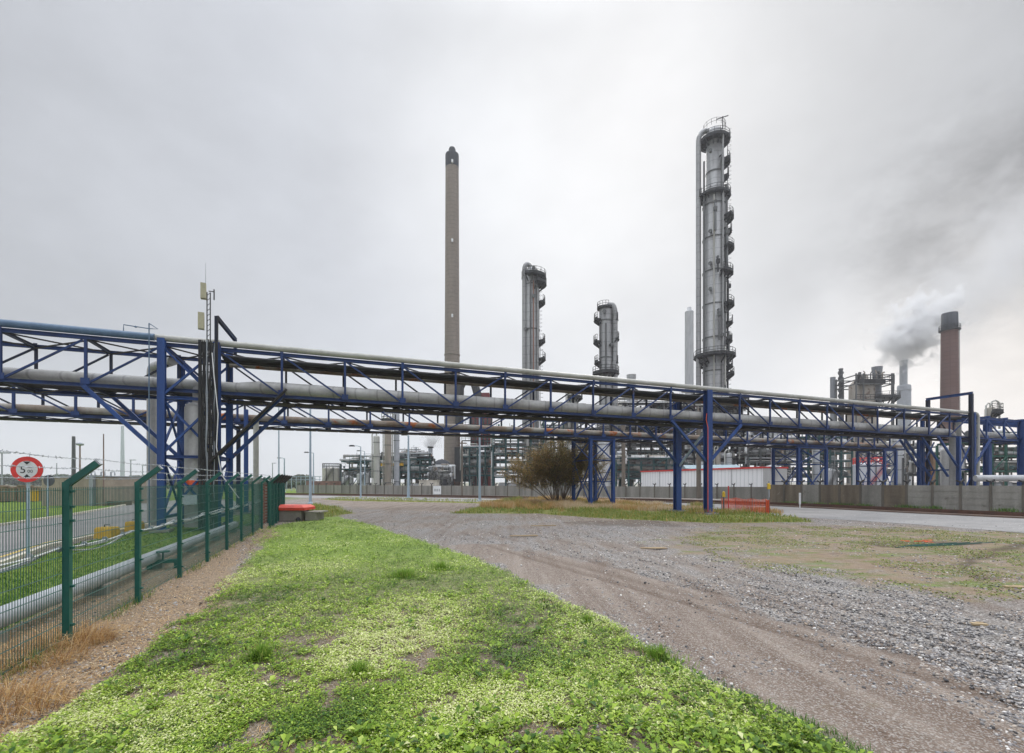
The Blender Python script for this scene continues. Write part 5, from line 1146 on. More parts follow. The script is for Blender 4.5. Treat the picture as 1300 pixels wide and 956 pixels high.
Y2 = 28.5; x0 = wx(62, Y2); t = thing('road_sign', 'small round sign seen from its dark grey back', 'sign', (x0, Y2, 0)); m = MB(); m.tube([(x0, Y2-.06, 0), (x0, Y2-.06, 2.5)], 0.04, 8); m.obj('sign_pole', galvb, t)
m = MB(); m.tube([(x0, Y2, wz(610, Y2)), (x0, Y2+.02, wz(610, Y2))], 0.34, 30, smooth=False); m.obj('plate', M('sign_back', (0.10, 0.11, 0.12)), t)
# white notice board
Y = 62.0; x0 = wx(555, Y); t = thing('notice_board', 'square white notice board on two thin legs before the far wall', 'sign', (x0, Y, 0))
m = MB(); m.box((x0, Y, 1.05), (1.05, 0.05, 1.1)); m.obj('board', white, t)
for s_ in (-.35, .35): m = MB(); m.tube([(x0+s_, Y+.05, 0), (x0+s_, Y+.05, 1.5)], 0.03, 6); m.obj('leg', steel, t)
m = MB()
for k in range(3): m.box((x0-.28+k*.28, Y-.03, 1.05), (0.18, 0.01, 0.34))
m.obj('grey_print', M('print_grey', (0.45, 0.46, 0.46)), t)
# red capped block
q = G(365, 662); cx, cyy = q.x, q.y+0.5; t = thing('capped_block', 'concrete chamber with a bright red lid at the grass corner', 'chamber', (cx, cyy, 0))
m = MB(); m.box((cx, cyy, 0.29), (1.45, 1.1, 0.58)); m.obj('chamber', conc, t)
m = MB(); w_, d_ = 0.98, 0.72; vs = [(cx+a*w_*k, cyy+b_*d_*k, zz) for zz, k in ((0.60, 1.0), (0.74, 1.0), (0.86, 0.80)) for a, b_ in ((-1, -1), (1, -1), (1, 1), (-1, 1))]
m.add(vs, [(3, 2, 1, 0), (8, 9, 10, 11)]+[(4*j+i, 4*j+(i+1) % 4, 4*j+4+(i+1) % 4, 4*j+4+i) for j in (0, 1) for i in range(4)]); m.obj('red_lid', M('red_lid', (0.75, 0.07, 0.035), (0.68, 0.06, 0.03), 0.45, scale=1.0), t)
for dx, hh_, ww, lb in ((1.2, 0.46, 0.6, 'grey concrete slab block beside the red lid, open side'), (-1.1, 0.5, 0.6, 'concrete block wedged between red lid and brick pillar')):
    m = MB(); m.box((cx+dx, cyy+0.1, hh_/2), (ww, 1.0, hh_)); m.box((cx+dx+0.1, cyy+0.1, hh_+0.03), (ww+0.25, 1.1, 0.07)); m.obj('concrete_block', conc, label=lb, cat='block')
m = MB(); q = Vector((cx+0.62, cyy-0.62, 0)); m.lathe(q, [(0.11, 0), (0.13, 0.1), (0.08, 0.2), (0.02, 0.24)], 12); m.obj('black_bag', rubber, label='small black bag by the red lidded chamber', cat='bag')
# orange barrier
t = thing('mesh_barrier', 'orange plastic mesh barrier sagging at the roadside', 'barrier', (wx(945, 32), 32, 0))
bp_ = [W(916, 612, 33.5), W(934, 612, 33.8), W(955, 612, 32.2), W(972, 612, 31.5), W(977, 612, 30.2)]; bp_ = [Vector((q.x, q.y, 0)) for q in bp_]
for i, (a, b_) in enumerate(zip(bp_, bp_[1:])):
    m = MB(); n_ = max(6, int((b_-a).length/0.09))
    for k in range(n_+1):
        q = lerp(a, b_, k/n_); top = 1.0-0.10*sin(pi*k/n_)-0.03*(k % 3 == 0); m.bar(q+Vector((0, 0, .03)), q+Vector((random.uniform(-.02, .02), 0, top)), 0.034, 0.010)
    for k in range(15):
        m.bar(lerp(a, b_, 0)+Vector((0, 0, .05+k*.066)), lerp(a, b_, .5)+Vector((0, 0, .05+k*.060)), 0.03, 0.016); m.bar(lerp(a, b_, .5)+Vector((0, 0, .05+k*.060)), b_+Vector((0, 0, .05+k*.066)), 0.03, 0.016)
    m.obj('orange_mesh', orange, t)
for i, q in enumerate(bp_): m = MB(); m.tube([q, q+Vector((0, 0, 1.12))], 0.02, 6); m.obj('stake', steel, t)
for uu, Y, vt, mt, lb in ((924, 33.0, 617, red, 'bright red stake standing in the orange mesh barrier'), (975, 31.0, 611, galv, 'grey stake carrying a yellow lamp at the barrier end'), (918, 33.6, 627, steel, 'short stake carrying a yellow lamp at the barrier start')):
    x0 = wx(uu, Y); t = thing('marker_stake', lb, 'stake', (x0, Y-.1, 0)); m = MB(); m.tube([(x0, Y-.1, 0), (x0, Y-.1, wz(vt, Y))], 0.045, 8); m.obj('stake', mt, t)
    if mt is not red:
        z_ = wz(vt, Y)-0.3 if uu > 950 else wz(vt, Y)
        m = MB(); m.box((x0, Y-.1, z_-.1), (.17, .14, .22)); m.lathe((x0, Y-.1, z_), [(.09, 0), (.1, .08), (.07, .16), (.01, .19)], 12); m.obj('lamp', M('lamp_yellow', (0.75, 0.5, 0.02), None, 0.4), t)
for uu, lb in ((1015.5, 'short white marker post against the brown wall panels'),):
    m = MB(); q = W(uu, 612, 38.5); m.box((q.x, q.y, 0.75), (.14, .06, 0.95)); m.box((q.x, q.y, 0.25), (.06, .05, 0.5)); m.obj('marker_post', white, label=lb, cat='post')

# ---------------------------------------------------------------- vegetation
def leafmat(name, lo, hi, trans=0.25, rough=0.55):
    m, nt, b, out = new_mat(name); a = nt.nodes.new('ShaderNodeAttribute'); a.attribute_name = 'tint'
    r = ramp(nt, [(0, lo), (1, hi)] if len(lo) == 3 else lo) if not isinstance(lo, list) else ramp(nt, lo); nt.links.new(a.outputs['Fac'], r.inputs[0]); nt.links.new(r.outputs[0], b.inputs['Base Color'])
    b.inputs['Roughness'].default_value = rough; b.inputs['Specular IOR Level'].default_value = 0.3
    tr = nt.nodes.new('ShaderNodeBsdfTranslucent'); nt.links.new(r.outputs[0], tr.inputs[0]); mx = nt.nodes.new('ShaderNodeMixShader'); mx.inputs[0].default_value = trans
    nt.links.new(b.outputs[0], mx.inputs[1]); nt.links.new(tr.outputs[0], mx.inputs[2]); nt.links.new(mx.outputs[0], out.inputs[0]); return m
def leaves(cx, cy, cz, yaw, pitch, L, Wd, tint):
    """Pointed leaves, each of two folded quads."""
    n = len(cx); d = np.stack([np.cos(yaw)*np.cos(pitch), np.sin(yaw)*np.cos(pitch), np.sin(pitch)], 1)*L[:, None]
    s_ = np.stack([-np.sin(yaw), np.cos(yaw), np.zeros(n)], 1)*(Wd/2)[:, None]; c = np.stack([cx, cy, cz], 1)
    up = np.zeros((n, 3)); up[:, 2] = Wd*0.25
    v = np.stack([c, c+d*0.45+s_+up, c+d*0.5, c+d-np.stack([0*L, 0*L, L*0.18], 1), c+d*0.45-s_+up], 1).reshape(-1, 3)
    i = np.arange(n)[:, None]*5
    f = np.concatenate([i+np.array([[0, 2, 3, 1]]), i+np.array([[0, 4, 3, 2]])], 0); f[:n] = i+np.array([[0, 1, 3, 2]])[:, ::-1][:, [0, 1, 2, 3]]
    f = np.concatenate([i+np.array([[0, 2, 3, 1]]), i+np.array([[0, 4, 3, 2]])], 0)
    return v, f, np.repeat(tint, 5)
def blades(cx, cy, cz, yaw, Hh, Wd, lean, tint):
    n = len(cx); s_ = np.stack([-np.sin(yaw), np.cos(yaw), np.zeros(n)], 1)*(Wd/2)[:, None]; ld = np.stack([np.cos(yaw), np.sin(yaw), np.zeros(n)], 1); c = np.stack([cx, cy, cz], 1); up = np.zeros((n, 3)); up[:, 2] = Hh
    p1 = c+up*0.55+ld*(lean*0.3*Hh)[:, None]; p2 = c+up*0.95*(1-0.25*lean)[:, None]+ld*(lean*Hh)[:, None]
    v = np.stack([c-s_, c+s_, p1+s_*0.8, p1-s_*0.8, p2+s_*0.12, p2-s_*0.12], 1).reshape(-1, 3); i = np.arange(n)[:, None]*6
    return v, np.concatenate([i+np.array([[0, 1, 2, 3]]), i+np.array([[3, 2, 4, 5]])], 0), np.repeat(tint, 6)
def sample(n, ymin, ymax, uv=(-200, 1500), power=1.0):
    """Points in plan, denser near: uniform in picture-like spread of distance."""
    t = RNG.random(n)**power; y = 1/((1/ymin)*(1-t)+(1/ymax)*t); q = (uv[0]-650+RNG.random(n)*(uv[1]-uv[0]))/F; return q*y, y
def rosettes(x, y, size, per, tint, pitch0=0.15):
    n = len(x); X = np.repeat(x, per); Yy = np.repeat(y, per); S = np.repeat(size, per); T = np.clip(np.repeat(tint, per)+RNG.normal(0, 0.2, n*per), 0, 1)
    yaw = RNG.random(n*per)*2*pi; pit = RNG.uniform(pitch0-0.15, pitch0+0.55, n*per); L = S*RNG.uniform(0.6, 1.1, n*per)
    Z = ground_z(X, Yy)+RNG.uniform(0.002, 0.045, n*per)*(S/0.03)**0.5
    r_ = RNG.random(n*per)*S*0.8; return leaves(X+np.cos(yaw)*r_, Yy+np.sin(yaw)*r_, Z, yaw, pit, L, L*RNG.uniform(0.42, 0.62, n*per), T)
cover = leafmat('ground_leaves', [(0, (0.035, 0.10, 0.010)), (0.35, (0.15, 0.26, 0.02)), (0.7, (0.35, 0.49, 0.05)), (0.88, (0.50, 0.60, 0.14)), (1, (0.68, 0.70, 0.36))], None)
x_, y_ = sample(190000, 2.6, 26, (-400, 1300)); k = (soft(GRASS, x_, y_, 0.12, 1) > RNG.random(len(x_))); x_, y_ = x_[k], y_[k]
cl = fbm(x_, y_, 1.1, 50); cl2 = fbm(x_, y_, 4.5, 55, 3); keep = (cl*0.35+cl2*0.65 > 0.415-0.07*np.clip((y_-5)/6, 0, 1)+RNG.normal(0, 0.05, len(x_))); x_, y_, cl, cl2 = x_[keep], y_[keep], cl[keep], cl2[keep]
far_ = np.clip((y_-9)/10, 0, 1)
tint = np.clip(0.60+(cl-0.5)*0.9+(vnoise(x_, y_, 0.7, 60)-0.5)*0.8+RNG.normal(0, 0.12, len(x_))-far_*0.05, 0, 1)
size = 0.012+0.0030*y_+RNG.random(len(x_))**2*0.016
V_, F_, T_ = rosettes(x_, y_, size, 5, tint)
np_mesh('weed_cover', V_, F_, cover, T_, kind='stuff', label='bright green small leaved weeds carpeting the verge', cat='weeds')
xb_, yb_ = sample(2600, 2.6, 16, (-300, 1200)); k = (soft(GRASS, xb_, yb_, 0.12, 1) > 0.5) & (fbm(xb_, yb_, 0.9, 120, 3) > 0.5); xb_, yb_ = xb_[k], yb_[k]
Vb, Fb, Tb = rosettes(xb_, yb_, RNG.uniform(0.05, 0.10, len(xb_)), 11, np.clip(RNG.normal(0.38, 0.12, len(xb_)), 0, 1), 0.35)
np_mesh('broad_weeds', Vb, Fb, cover, Tb, kind='stuff', label='broad leaved darker weeds scattered through the verge', cat='weeds')
# coarser dark weeds along the edges and in clumps
def clump_field(n, poly, seed, thr, ymin=2.6, ymax=26, uv=(-500, 1500)):
    a, b_ = sample(n, ymin, ymax, uv); k = (soft(poly, a, b_, 0.1, 1) > RNG.random(n)); a, b_ = a[k], b_[k]; f_ = fbm(a, b_, 0.8, seed, 3); k = f_ > thr; return a[k], b_[k]
grassm = leafmat('grass_blades', [(0, (0.03, 0.08, 0.012)), (0.5, (0.08, 0.17, 0.025)), (0.85, (0.17, 0.27, 0.05)), (1, (0.45, 0.36, 0.10))], None, 0.3)
EDGE = P((425, 655), (470, 664), (520, 680), (560, 694), (600, 705), (632, 720), (668, 737), (696, 754), (730, 768), (758, 781), (795, 804), (823, 822), (870, 847), (900, 865), (1060, 935), (1330, 1100), (1180, 1100), (960, 925), (850, 880), (800, 845), (750, 818), (700, 785), (655, 755), (610, 732), (560, 708), (500, 690), (430, 668))
a, b_ = sample(90000, 2.6, 26, (300, 1400)); k = soft(EDGE, a, b_, 0.10, 12) > RNG.random(len(a))*1.1; a, b_ = a[k], b_[k]; k = fbm(a, b_, 1.2, 70, 3) > 0.40; a, b_ = a[k], b_[k]
c2_, d2_ = clump_field(90000, GRASS, 81, 0.60); a = np.concatenate([a, c2_]); b_ = np.concatenate([b_, d2_]); n = len(a)
V1, F1, T1 = blades(a, b_, ground_z(a, b_), RNG.random(n)*2*pi, RNG.uniform(0.02, 0.10, n), 0.004+0.0006*b_, RNG.uniform(0.2, 1.4, n), np.clip(RNG.normal(0.45, 0.22, n), 0, 1)); np_mesh('grass', V1, F1, grassm, T1, kind='stuff', label='longer dark green grass along the edge of the gravel lot', cat='grass')
tuftm = leafmat('tuft_blades', [(0, (0.07, 0.15, 0.02)), (0.5, (0.15, 0.29, 0.035)), (0.85, (0.28, 0.42, 0.07)), (1, (0.50, 0.50, 0.16))], None, 0.45)
# separate tufts one can point at
for u, v, r, h_, lb in ((512, 735, 0.60, 0.15, 'widest dark green grass tuft in the middle of the weed patch'), (560, 726, 0.44, 0.17, 'dark grass tuft with a tall spike next to the widest one'), (330, 843, 0.26, 0.16, 'dark grass tuft near the dead brown leaf'), (455, 862, 0.22, 0.12, 'small spiky tuft low in the weeds near the lower edge'), (838, 838, 0.28, 0.15, 'yellow green tuft overhanging the dirt track'), (745, 795, 0.2, 0.12, 'dark tuft part way along the gravel edge')):
    q = G(u, v); r *= 1.2; h_ *= 1.5; n = int(520*r/0.3); ang = RNG.random(n)*2*pi; rad = np.clip(np.abs(RNG.normal(0, 0.55, n)), 0, 1.25)*r*(0.75+0.5*np.sin(3*ang+u)); X = q.x+np.cos(ang)*rad; Yv = q.y+np.sin(ang)*rad*0.8
    Vt, Ft, Tt = blades(X, Yv, ground_z(X, Yv)-0.01, ang+RNG.normal(0, 0.9, n), RNG.uniform(0.25, 1.1, n)*h_*np.clip(1-0.5*rad/r, 0.2, 1), np.full(n, 0.008), RNG.uniform(0.1, 0.8, n), np.clip(RNG.normal(0.66, 0.2, n), 0, 0.95))
    o = np_mesh('grass_tuft', Vt, Ft, tuftm, Tt, label=lb, cat='grass tuft', group='tufts in the weed patch')
# dry stalks, litter
drym = leafmat('dry_grass', [(0, (0.12, 0.07, 0.035)), (0.4, (0.40, 0.21, 0.07)), (0.7, (0.62, 0.42, 0.18)), (1, (0.78, 0.66, 0.46))], None, 0.2)
x_, y_ = sample(150000, 2.6, 26, (-700, 1000)); k = np.maximum(soft(DRY, x_, y_, 0.12, 2), 0.16*soft(GRASS, x_, y_, 0.1, 1)) > RNG.random(len(x_)); x_, y_ = x_[k], y_[k]; kk = (fbm(x_, y_, 1.4, 90, 3) > 0.43); x_, y_ = x_[kk], y_[kk]; n = len(x_)
Vt, Ft, Tt = blades(x_, y_, ground_z(x_, y_), RNG.random(n)*2*pi, RNG.uniform(0.012, 0.035, n), 0.003+0.0005*y_, RNG.uniform(1.2, 5.0, n), np.clip(RNG.normal(0.6, 0.3, n), 0, 1)); np_mesh('dry_litter', Vt, Ft, drym, Tt, kind='stuff', label='dry straw litter strewn beside the wire fence', cat='litter')
for u, v, r, h_, lb in ((30, 840, 0.5, 0.28, 'orange brown dry grass clump at the foot of the fence'), (95, 815, 0.35, 0.32, 'dry yellow grass clump round the first fence post'), (-20, 900, 0.5, 0.3, 'dry straw clump beyond the fence panel foot')):
    q = G(u, v); n = 1000; r *= 1.35; ang = RNG.random(n)*2*pi; rad = np.sqrt(RNG.random(n))*r; X = q.x+np.cos(ang)*rad; Yv = q.y+np.sin(ang)*rad*0.6
    Vt, Ft, Tt = blades(X, Yv, np.zeros(n), ang+RNG.normal(0, 0.8, n), RNG.uniform(0.1, 1.0, n)*h_, np.full(n, 0.005), RNG.uniform(0.3, 2.2, n), np.clip(RNG.normal(0.5, 0.2, n), 0, 1)); np_mesh('dry_tuft', Vt, Ft, drym, Tt, label=lb, cat='grass tuft')
wf_ = np.arange(0, 20, 0.012); k = RNG.random(len(wf_)) < np.clip(fbm(wf_, wf_*0, 1.6, 150, 3)*2.2-0.75, 0.03, 1); wf_ = wf_[k]; wf_ = np.repeat(wf_, 2); n = len(wf_)
fx = F0.x+FD.x*(wf_-5)+RNG.normal(0, 0.07, n); fy = F0.y+FD.y*(wf_-5)+RNG.normal(0, 0.07, n)
Vt, Ft, Tt = blades(fx, fy, np.zeros(n), RNG.random(n)*2*pi, RNG.uniform(0.04, 0.24, n), np.full(n, 0.006), RNG.uniform(0.2, 1.4, n), np.clip(RNG.normal(0.6, 0.3, n), 0, 1)); np_mesh('fence_weeds', Vt, Ft, grassm, Tt, kind='stuff', label='thin weeds caught along the foot of the wire fence', cat='weeds')
# verge under the trusses: tall dry orange grass over green
tallm = leafmat('tall_dry_grass', [(0, (0.13, 0.20, 0.03)), (0.35, (0.27, 0.30, 0.07)), (0.6, (0.48, 0.29, 0.11)), (0.8, (0.52, 0.34, 0.15)), (1, (0.60, 0.48, 0.32))], None, 0.3)
def poly_pts(poly, n, j=0.15, seed=3):
    lo, hi = poly.min(0), poly.max(0); a = RNG.uniform(lo[0], hi[0], n); b_ = RNG.uniform(lo[1], hi[1], n); k = soft(poly, a, b_, j, seed) > RNG.random(n); return a[k], b_[k]
TALL = P((605, 645), (640, 637), (700, 634), (790, 637), (860, 641), (975, 648), (990, 652), (900, 654), (820, 650), (760, 646), (735, 650), (660, 648))
a, b_ = poly_pts(TALL, 80000, 0.12, 14); uu_ = 650+F*a/b_; k = fbm(a, b_, 0.55, 130, 4) > np.where(uu_ < 735, 0.40, 0.50); a, b_ = a[k], b_[k]; n = len(a); uu_ = 650+F*a/b_; hh_ = np.where(uu_ < 740, 0.55, 0.42)*RNG.uniform(0.5, 1.2, n)*(0.5+fbm(a, b_, 0.5, 99, 3))
Vt, Ft, Tt = blades(a, b_, np.zeros(n), RNG.random(n)*2*pi, hh_, np.full(n, 0.03), RNG.uniform(0.1, 0.6, n), np.clip(np.where(uu_ < 735, 0.66, 0.80)+(fbm(a, b_, 0.4, 97, 3)-0.5)*1.6+RNG.normal(0, 0.12, n), 0, 1)); np_mesh('tall_dry_grass', Vt, Ft, tallm, Tt, kind='stuff', label='tall orange dry grass round the feet of the blue towers', cat='grass')
a, b_ = poly_pts(VERGE, 45000, 0.05, 15); a2, b2 = poly_pts(VERGE2, 9000, 0.1, 16); a3, b3 = poly_pts(VERGE3, 9000, 0.1, 17); a = np.concatenate([a, a2, a3]); b_ = np.concatenate([b_, b2, b3]); k = fbm(a, b_, 0.8, 140, 4) > 0.38; a, b_ = a[k], b_[k]; n = len(a)
Vt, Ft, Tt = blades(a, b_, np.zeros(n), RNG.random(n)*2*pi, RNG.uniform(0.06, 0.26, n)*(0.4+1.2*fbm(a, b_, 1.5, 141, 3)), np.full(n, 0.035), RNG.uniform(0.2, 0.8, n), np.clip(RNG.normal(0.22, 0.16, n), 0, 1)); np_mesh('verge_grass', Vt, Ft, tallm, Tt, kind='stuff', label='short green verge grass bordering the lot under the trusses', cat='grass')
# weeds at wall foot, wisps in the moss area
a, b_ = poly_pts(MOSS, 90000, 0.4, 18); k = fbm(a, b_, 0.9, 44, 4) > 0.52; a, b_ = a[k], b_[k]; n = len(a)
mossm = leafmat('low_moss_weeds', [(0, (0.12, 0.18, 0.03)), (0.6, (0.24, 0.27, 0.07)), (1, (0.36, 0.26, 0.12))], None, 0.2)
Vt, Ft, Tt = blades(a, b_, ground_z(a, b_), RNG.random(n)*2*pi, RNG.uniform(0.012, 0.04, n), np.full(n, 0.03), RNG.uniform(0.8, 2.6, n), np.clip(RNG.normal(0.45, 0.3, n), 0, 1)); np_mesh('sparse_weeds', Vt, Ft, mossm, Tt, kind='stuff', label='sparse low weeds and moss over the compacted lot', cat='weeds')
wl = []
for cA_, cB_, n in ((cAb, cB, 10), (cAl, cAb, 4)):
    for k in range(n):
        if random.random() < 0.55: wl.append(lerp((*cA_, 0), (*cB_, 0), (k+random.random())/n)+Vector((-0.35, -0.2, 0)))
X = np.concatenate([RNG.normal(q.x, 0.35, 260) for q in wl]); Yv = np.concatenate([RNG.normal(q.y, 0.3, 260) for q in wl]); n = len(X)
Vt, Ft, Tt = blades(X, Yv, np.zeros(n), RNG.random(n)*2*pi, RNG.uniform(0.1, 0.5, n), np.full(n, 0.03), RNG.uniform(0.2, 0.8, n), np.clip(RNG.normal(0.5, 0.2, n), 0, 1)); np_mesh('wall_weeds', Vt, Ft, grassm, Tt, kind='stuff', label='green weeds growing at the foot of the brown wall', cat='weeds')
# lawn blades
lawnm = leafmat('lawn_blades', [(0, (0.05, 0.11, 0.012)), (0.6, (0.13, 0.24, 0.03)), (1, (0.26, 0.30, 0.07))], None, 0.3)
a, b_ = sample(90000, 4.5, 24, (-500, 400)); k = soft(LAWN, a, b_, 0.05, 3) > RNG.random(len(a)); a, b_ = a[k], b_[k]; n = len(a)
Vt, Ft, Tt = blades(a, b_, np.zeros(n), RNG.random(n)*2*pi, RNG.uniform(0.03, 0.08, n), 0.004+0.0012*b_, RNG.uniform(0.2, 1.0, n), np.clip(RNG.normal(0.5, 0.2, n)+(fbm(a, b_, 0.8, 21, 3)-0.5)*0.8, 0, 1)); np_mesh('lawn_grass', Vt, Ft, lawnm, Tt, kind='stuff', label='mown green lawn behind the wire fence', cat='lawn')
# loose stones
stm, nt, b, out = new_mat('loose_stone'); at_ = nt.nodes.new('ShaderNodeAttribute'); at_.attribute_name = 'tint'; r = ramp(nt, [(0, (0.055, 0.054, 0.056)), (0.45, (0.26, 0.25, 0.25)), (0.75, (0.44, 0.425, 0.41)), (0.86, (0.38, 0.30, 0.23)), (0.955, (0.56, 0.54, 0.51)), (0.985, (0.8, 0.78, 0.75))]); nt.links.new(at_.outputs['Fac'], r.inputs[0]); nt.links.new(r.outputs[0], b.inputs['Base Color']); b.inputs['Roughness'].default_value = 0.9
def stones(a, b_, s_, name, lb, tint=None):
    n = len(a); base_v = np.array([(x, y, z) for z in (-1, 1) for x, y in ((-1, -1), (1, -1), (1, 1), (-1, 1))], float); base_v[4:, :2] *= 0.6
    V_ = base_v[None]*RNG.uniform(0.55, 1.25, (n, 8, 3))*s_[:, None, None]*np.array([1, 0.75, 0.5])*RNG.uniform(0.7, 1.3, (n, 1, 3)); yw = RNG.random(n)*2*pi; c, s2 = np.cos(yw)[:, None], np.sin(yw)[:, None]
    X = V_[..., 0]*c-V_[..., 1]*s2+a[:, None]; Y2_ = V_[..., 0]*s2+V_[..., 1]*c+b_[:, None]; Z = V_[..., 2]+ground_z(a, b_)[:, None]+(s_*0.2)[:, None]
    f = np.array([(3, 2, 1, 0), (4, 5, 6, 7), (0, 1, 5, 4), (1, 2, 6, 5), (2, 3, 7, 6), (3, 0, 4, 7)]); F_ = (np.arange(n)[:, None, None]*8+f[None]).reshape(-1, 4)
    T_ = RNG.random(n) if tint is None else tint; return np_mesh(name, np.stack([X, Y2_, Z], -1).reshape(-1, 3), F_, stm, np.repeat(T_, 8), kind='stuff', label=lb, cat='gravel')
a, b_ = sample(210000, 2.6, 34, (300, 1700)); gr = soft(GRASS, a, b_, 0.1, 1); di = soft(DIRT, a, b_, 0.45, 5); mo = soft(MOSS, a, b_, 0.5, 7)
pr = (1-gr)*(1-0.88*di)*(1-0.5*mo)*(fbm(a, b_, 0.7, 40, 4) > 0.40); k = pr > RNG.random(len(a)); a, b_ = a[k], b_[k]
stones(a, b_, 0.006+RNG.random(len(a))**2.5*0.016+b_*0.0004, 'gravel', 'loose grey and bluish gravel strewn over the lot')
a, b_ = sample(34000, 2.6, 20, (-600, 900)); k = np.maximum(soft(DRY, a, b_, 0.1, 2), 0.12*soft(GRASS, a, b_, 0.1, 1)) > RNG.random(len(a)); a, b_ = a[k], b_[k]
stones(a, b_, 0.004+RNG.random(len(a))**3*0.017+b_*.0005, 'rubble', 'small pale rubble among the dry litter by the fence', RNG.random(len(a))**1.2*0.93)
# dead leaf, scraps
leafm = M('dead_leaf', (0.20, 0.08, 0.03), (0.14, 0.055, 0.02))
q = G(318, 832); m = MB(); pts = [q+Vector((0.07*cos(a_)*(1+.3*sin(3*a_)), 0.05*sin(a_), 0.09+0.04*sin(2*a_))) for a_ in np.linspace(0, 2*pi, 13)[:-1]]
m.add([tuple(p_) for p_ in pts]+[tuple(q+Vector((0, 0, 0.05)))], [(i, (i+1) % 12, 12) for i in range(12)]); m.obj('dead_leaf', leafm, label='curled brown dead leaf lying on the weeds', cat='leaf')
for u, v, l_, w_, yaw, mt, lb, nm in ((665, 681, 1.1, 0.12, 0.1, wood, 'broken pale plank on the grey gravel, longest one', 'wooden_plank'), (690, 668, 1.2, 0.12, 0.05, wood, 'thin pale plank further out on the gravel', 'wooden_plank'), (830, 697, 0.8, 0.12, -0.1, wood, 'splintered plank near the dirt track', 'wooden_plank'), (1243, 795, 0.19, 0.07, -.3, wood, 'small wood offcut on the coarse gravel', 'wood_offcut'), (1290, 747, 0.4, 0.09, -0.2, wood, 'wood offcut at the mossy edge', 'wood_offcut'), (612, 834, 0.16, 0.06, -.4, rubber, 'black scrap of rubber in the weeds', 'rubber_scrap')):
    q = G(u, v, 0.03); m = MB(); m.box(q, (l_, w_, 0.03), yaw); m.box(q+Vector((l_*.2, w_*.5, 0.012)), (l_*.5, w_*.4, 0.02), yaw+.15); m.obj(nm, mt, label=lb, cat='plank' if mt is wood else 'scrap')
q = G(1165, 688); m = MB()
for k in range(9): d = Vector((random.uniform(-.5, .5), random.uniform(-.25, .25), 0)); m.bar(q+d+Vector((0, 0, .03)), q+d+Vector((random.uniform(-.3, .3), random.uniform(-.15, .15), random.uniform(.01, .06))), 0.04, 0.012)
m.obj('net_scrap', orange, label='crumpled orange mesh scrap lying on the lot', cat='scrap')
m = MB()
for k in range(4): m.tube([G(1137+k*5, 696-k*.8, .02), G(1158+k*2, 693+k*.5, .03), G(1190+k*9, 691+k*.5, .02), G(1215+k*16, 690-k*.3, .03)], 0.012, 5)
m.obj('green_netting', green, label='strip of green netting trailing beside the orange scrap', cat='netting')
# tyre-rubbed dark soil ridge
# bare bush with a few orange and green leaves
def bush(cx, cyy, w_, h_, seed, label, n0=40):
    rs = random.Random(seed); t = thing('bare_bush', label, 'bush', (cx, cyy, 0)); m = MB(); tips = []
    def grow(p, d, L, r, dep):
        pts = [p]; q = p.copy()
        for k in range(3):
            d = (d+Vector((rs.uniform(-.2, .2), rs.uniform(-.2, .2), rs.uniform(-.08, .14)))).normalized(); q = q+d*L/3; pts.append(q.copy())
            if dep > 0 and (k or dep < 3): 
                for _ in range(2 if dep > 1 else 3): grow(q.copy(), (d+Vector((rs.uniform(-.9, .9), rs.uniform(-.9, .9), rs.uniform(-.5, .55)))).normalized(), L*rs.uniform(.4, .62), r*.6, dep-1)
            if dep <= 1: tips.append(q.copy())
        m.tube(pts, r, 3, cap=False, smooth=False, rs=[r, r*.8, r*.65, r*.35])
    for k in range(n0):
        a = rs.uniform(0, 2*pi); s_ = rs.uniform(0, 1); d = Vector((cos(a)*s_*w_/h_*0.9, sin(a)*s_*0.6, 1.0-0.45*s_)).normalized(); grow(Vector((cx+cos(a)*.5, cyy+sin(a)*.4, 0)), d, h_*rs.uniform(.5, .8)*(1-.1*s_), 0.045, 3)
    m.obj('branch_crown', M('bark', (0.15, 0.11, 0.08), (0.10, 0.075, 0.058), 0.9), t)
    T = np.array([tuple(q) for q in tips]); T = T[RNG.random(len(T)) < 0.85]; T = np.repeat(T, 4, 0)+RNG.normal(0, 0.14, (len(T)*4, 3)); T[:, 2] = np.clip(T[:, 2], 0.1, None); n = len(T)
    lm = leafmat('autumn_leaves', [(0, (0.11, 0.14, 0.03)), (0.35, (0.23, 0.20, 0.05)), (0.65, (0.32, 0.20, 0.06)), (1, (0.48, 0.26, 0.07))], None, 0.25)
    Vt, Ft, Tt = leaves(T[:, 0], T[:, 1], T[:, 2], RNG.random(n)*2*pi, RNG.uniform(-.8, .8, n), RNG.uniform(.06, .15, n), RNG.uniform(.04, .08, n), np.clip(RNG.normal(.45, .25, n)+(T[:, 0]-cx < -1)*0.1, 0, 1))
    Vt = Vt-np.array([cx, cyy, 0]); o = np_mesh('leaves', Vt, Ft, lm, Tt); o.parent = t
    return t
bush(wx(709, 45), 45, 5.2, 5.0, 3, 'big bare brown bush with sparse orange leaves by the square lattice tower')
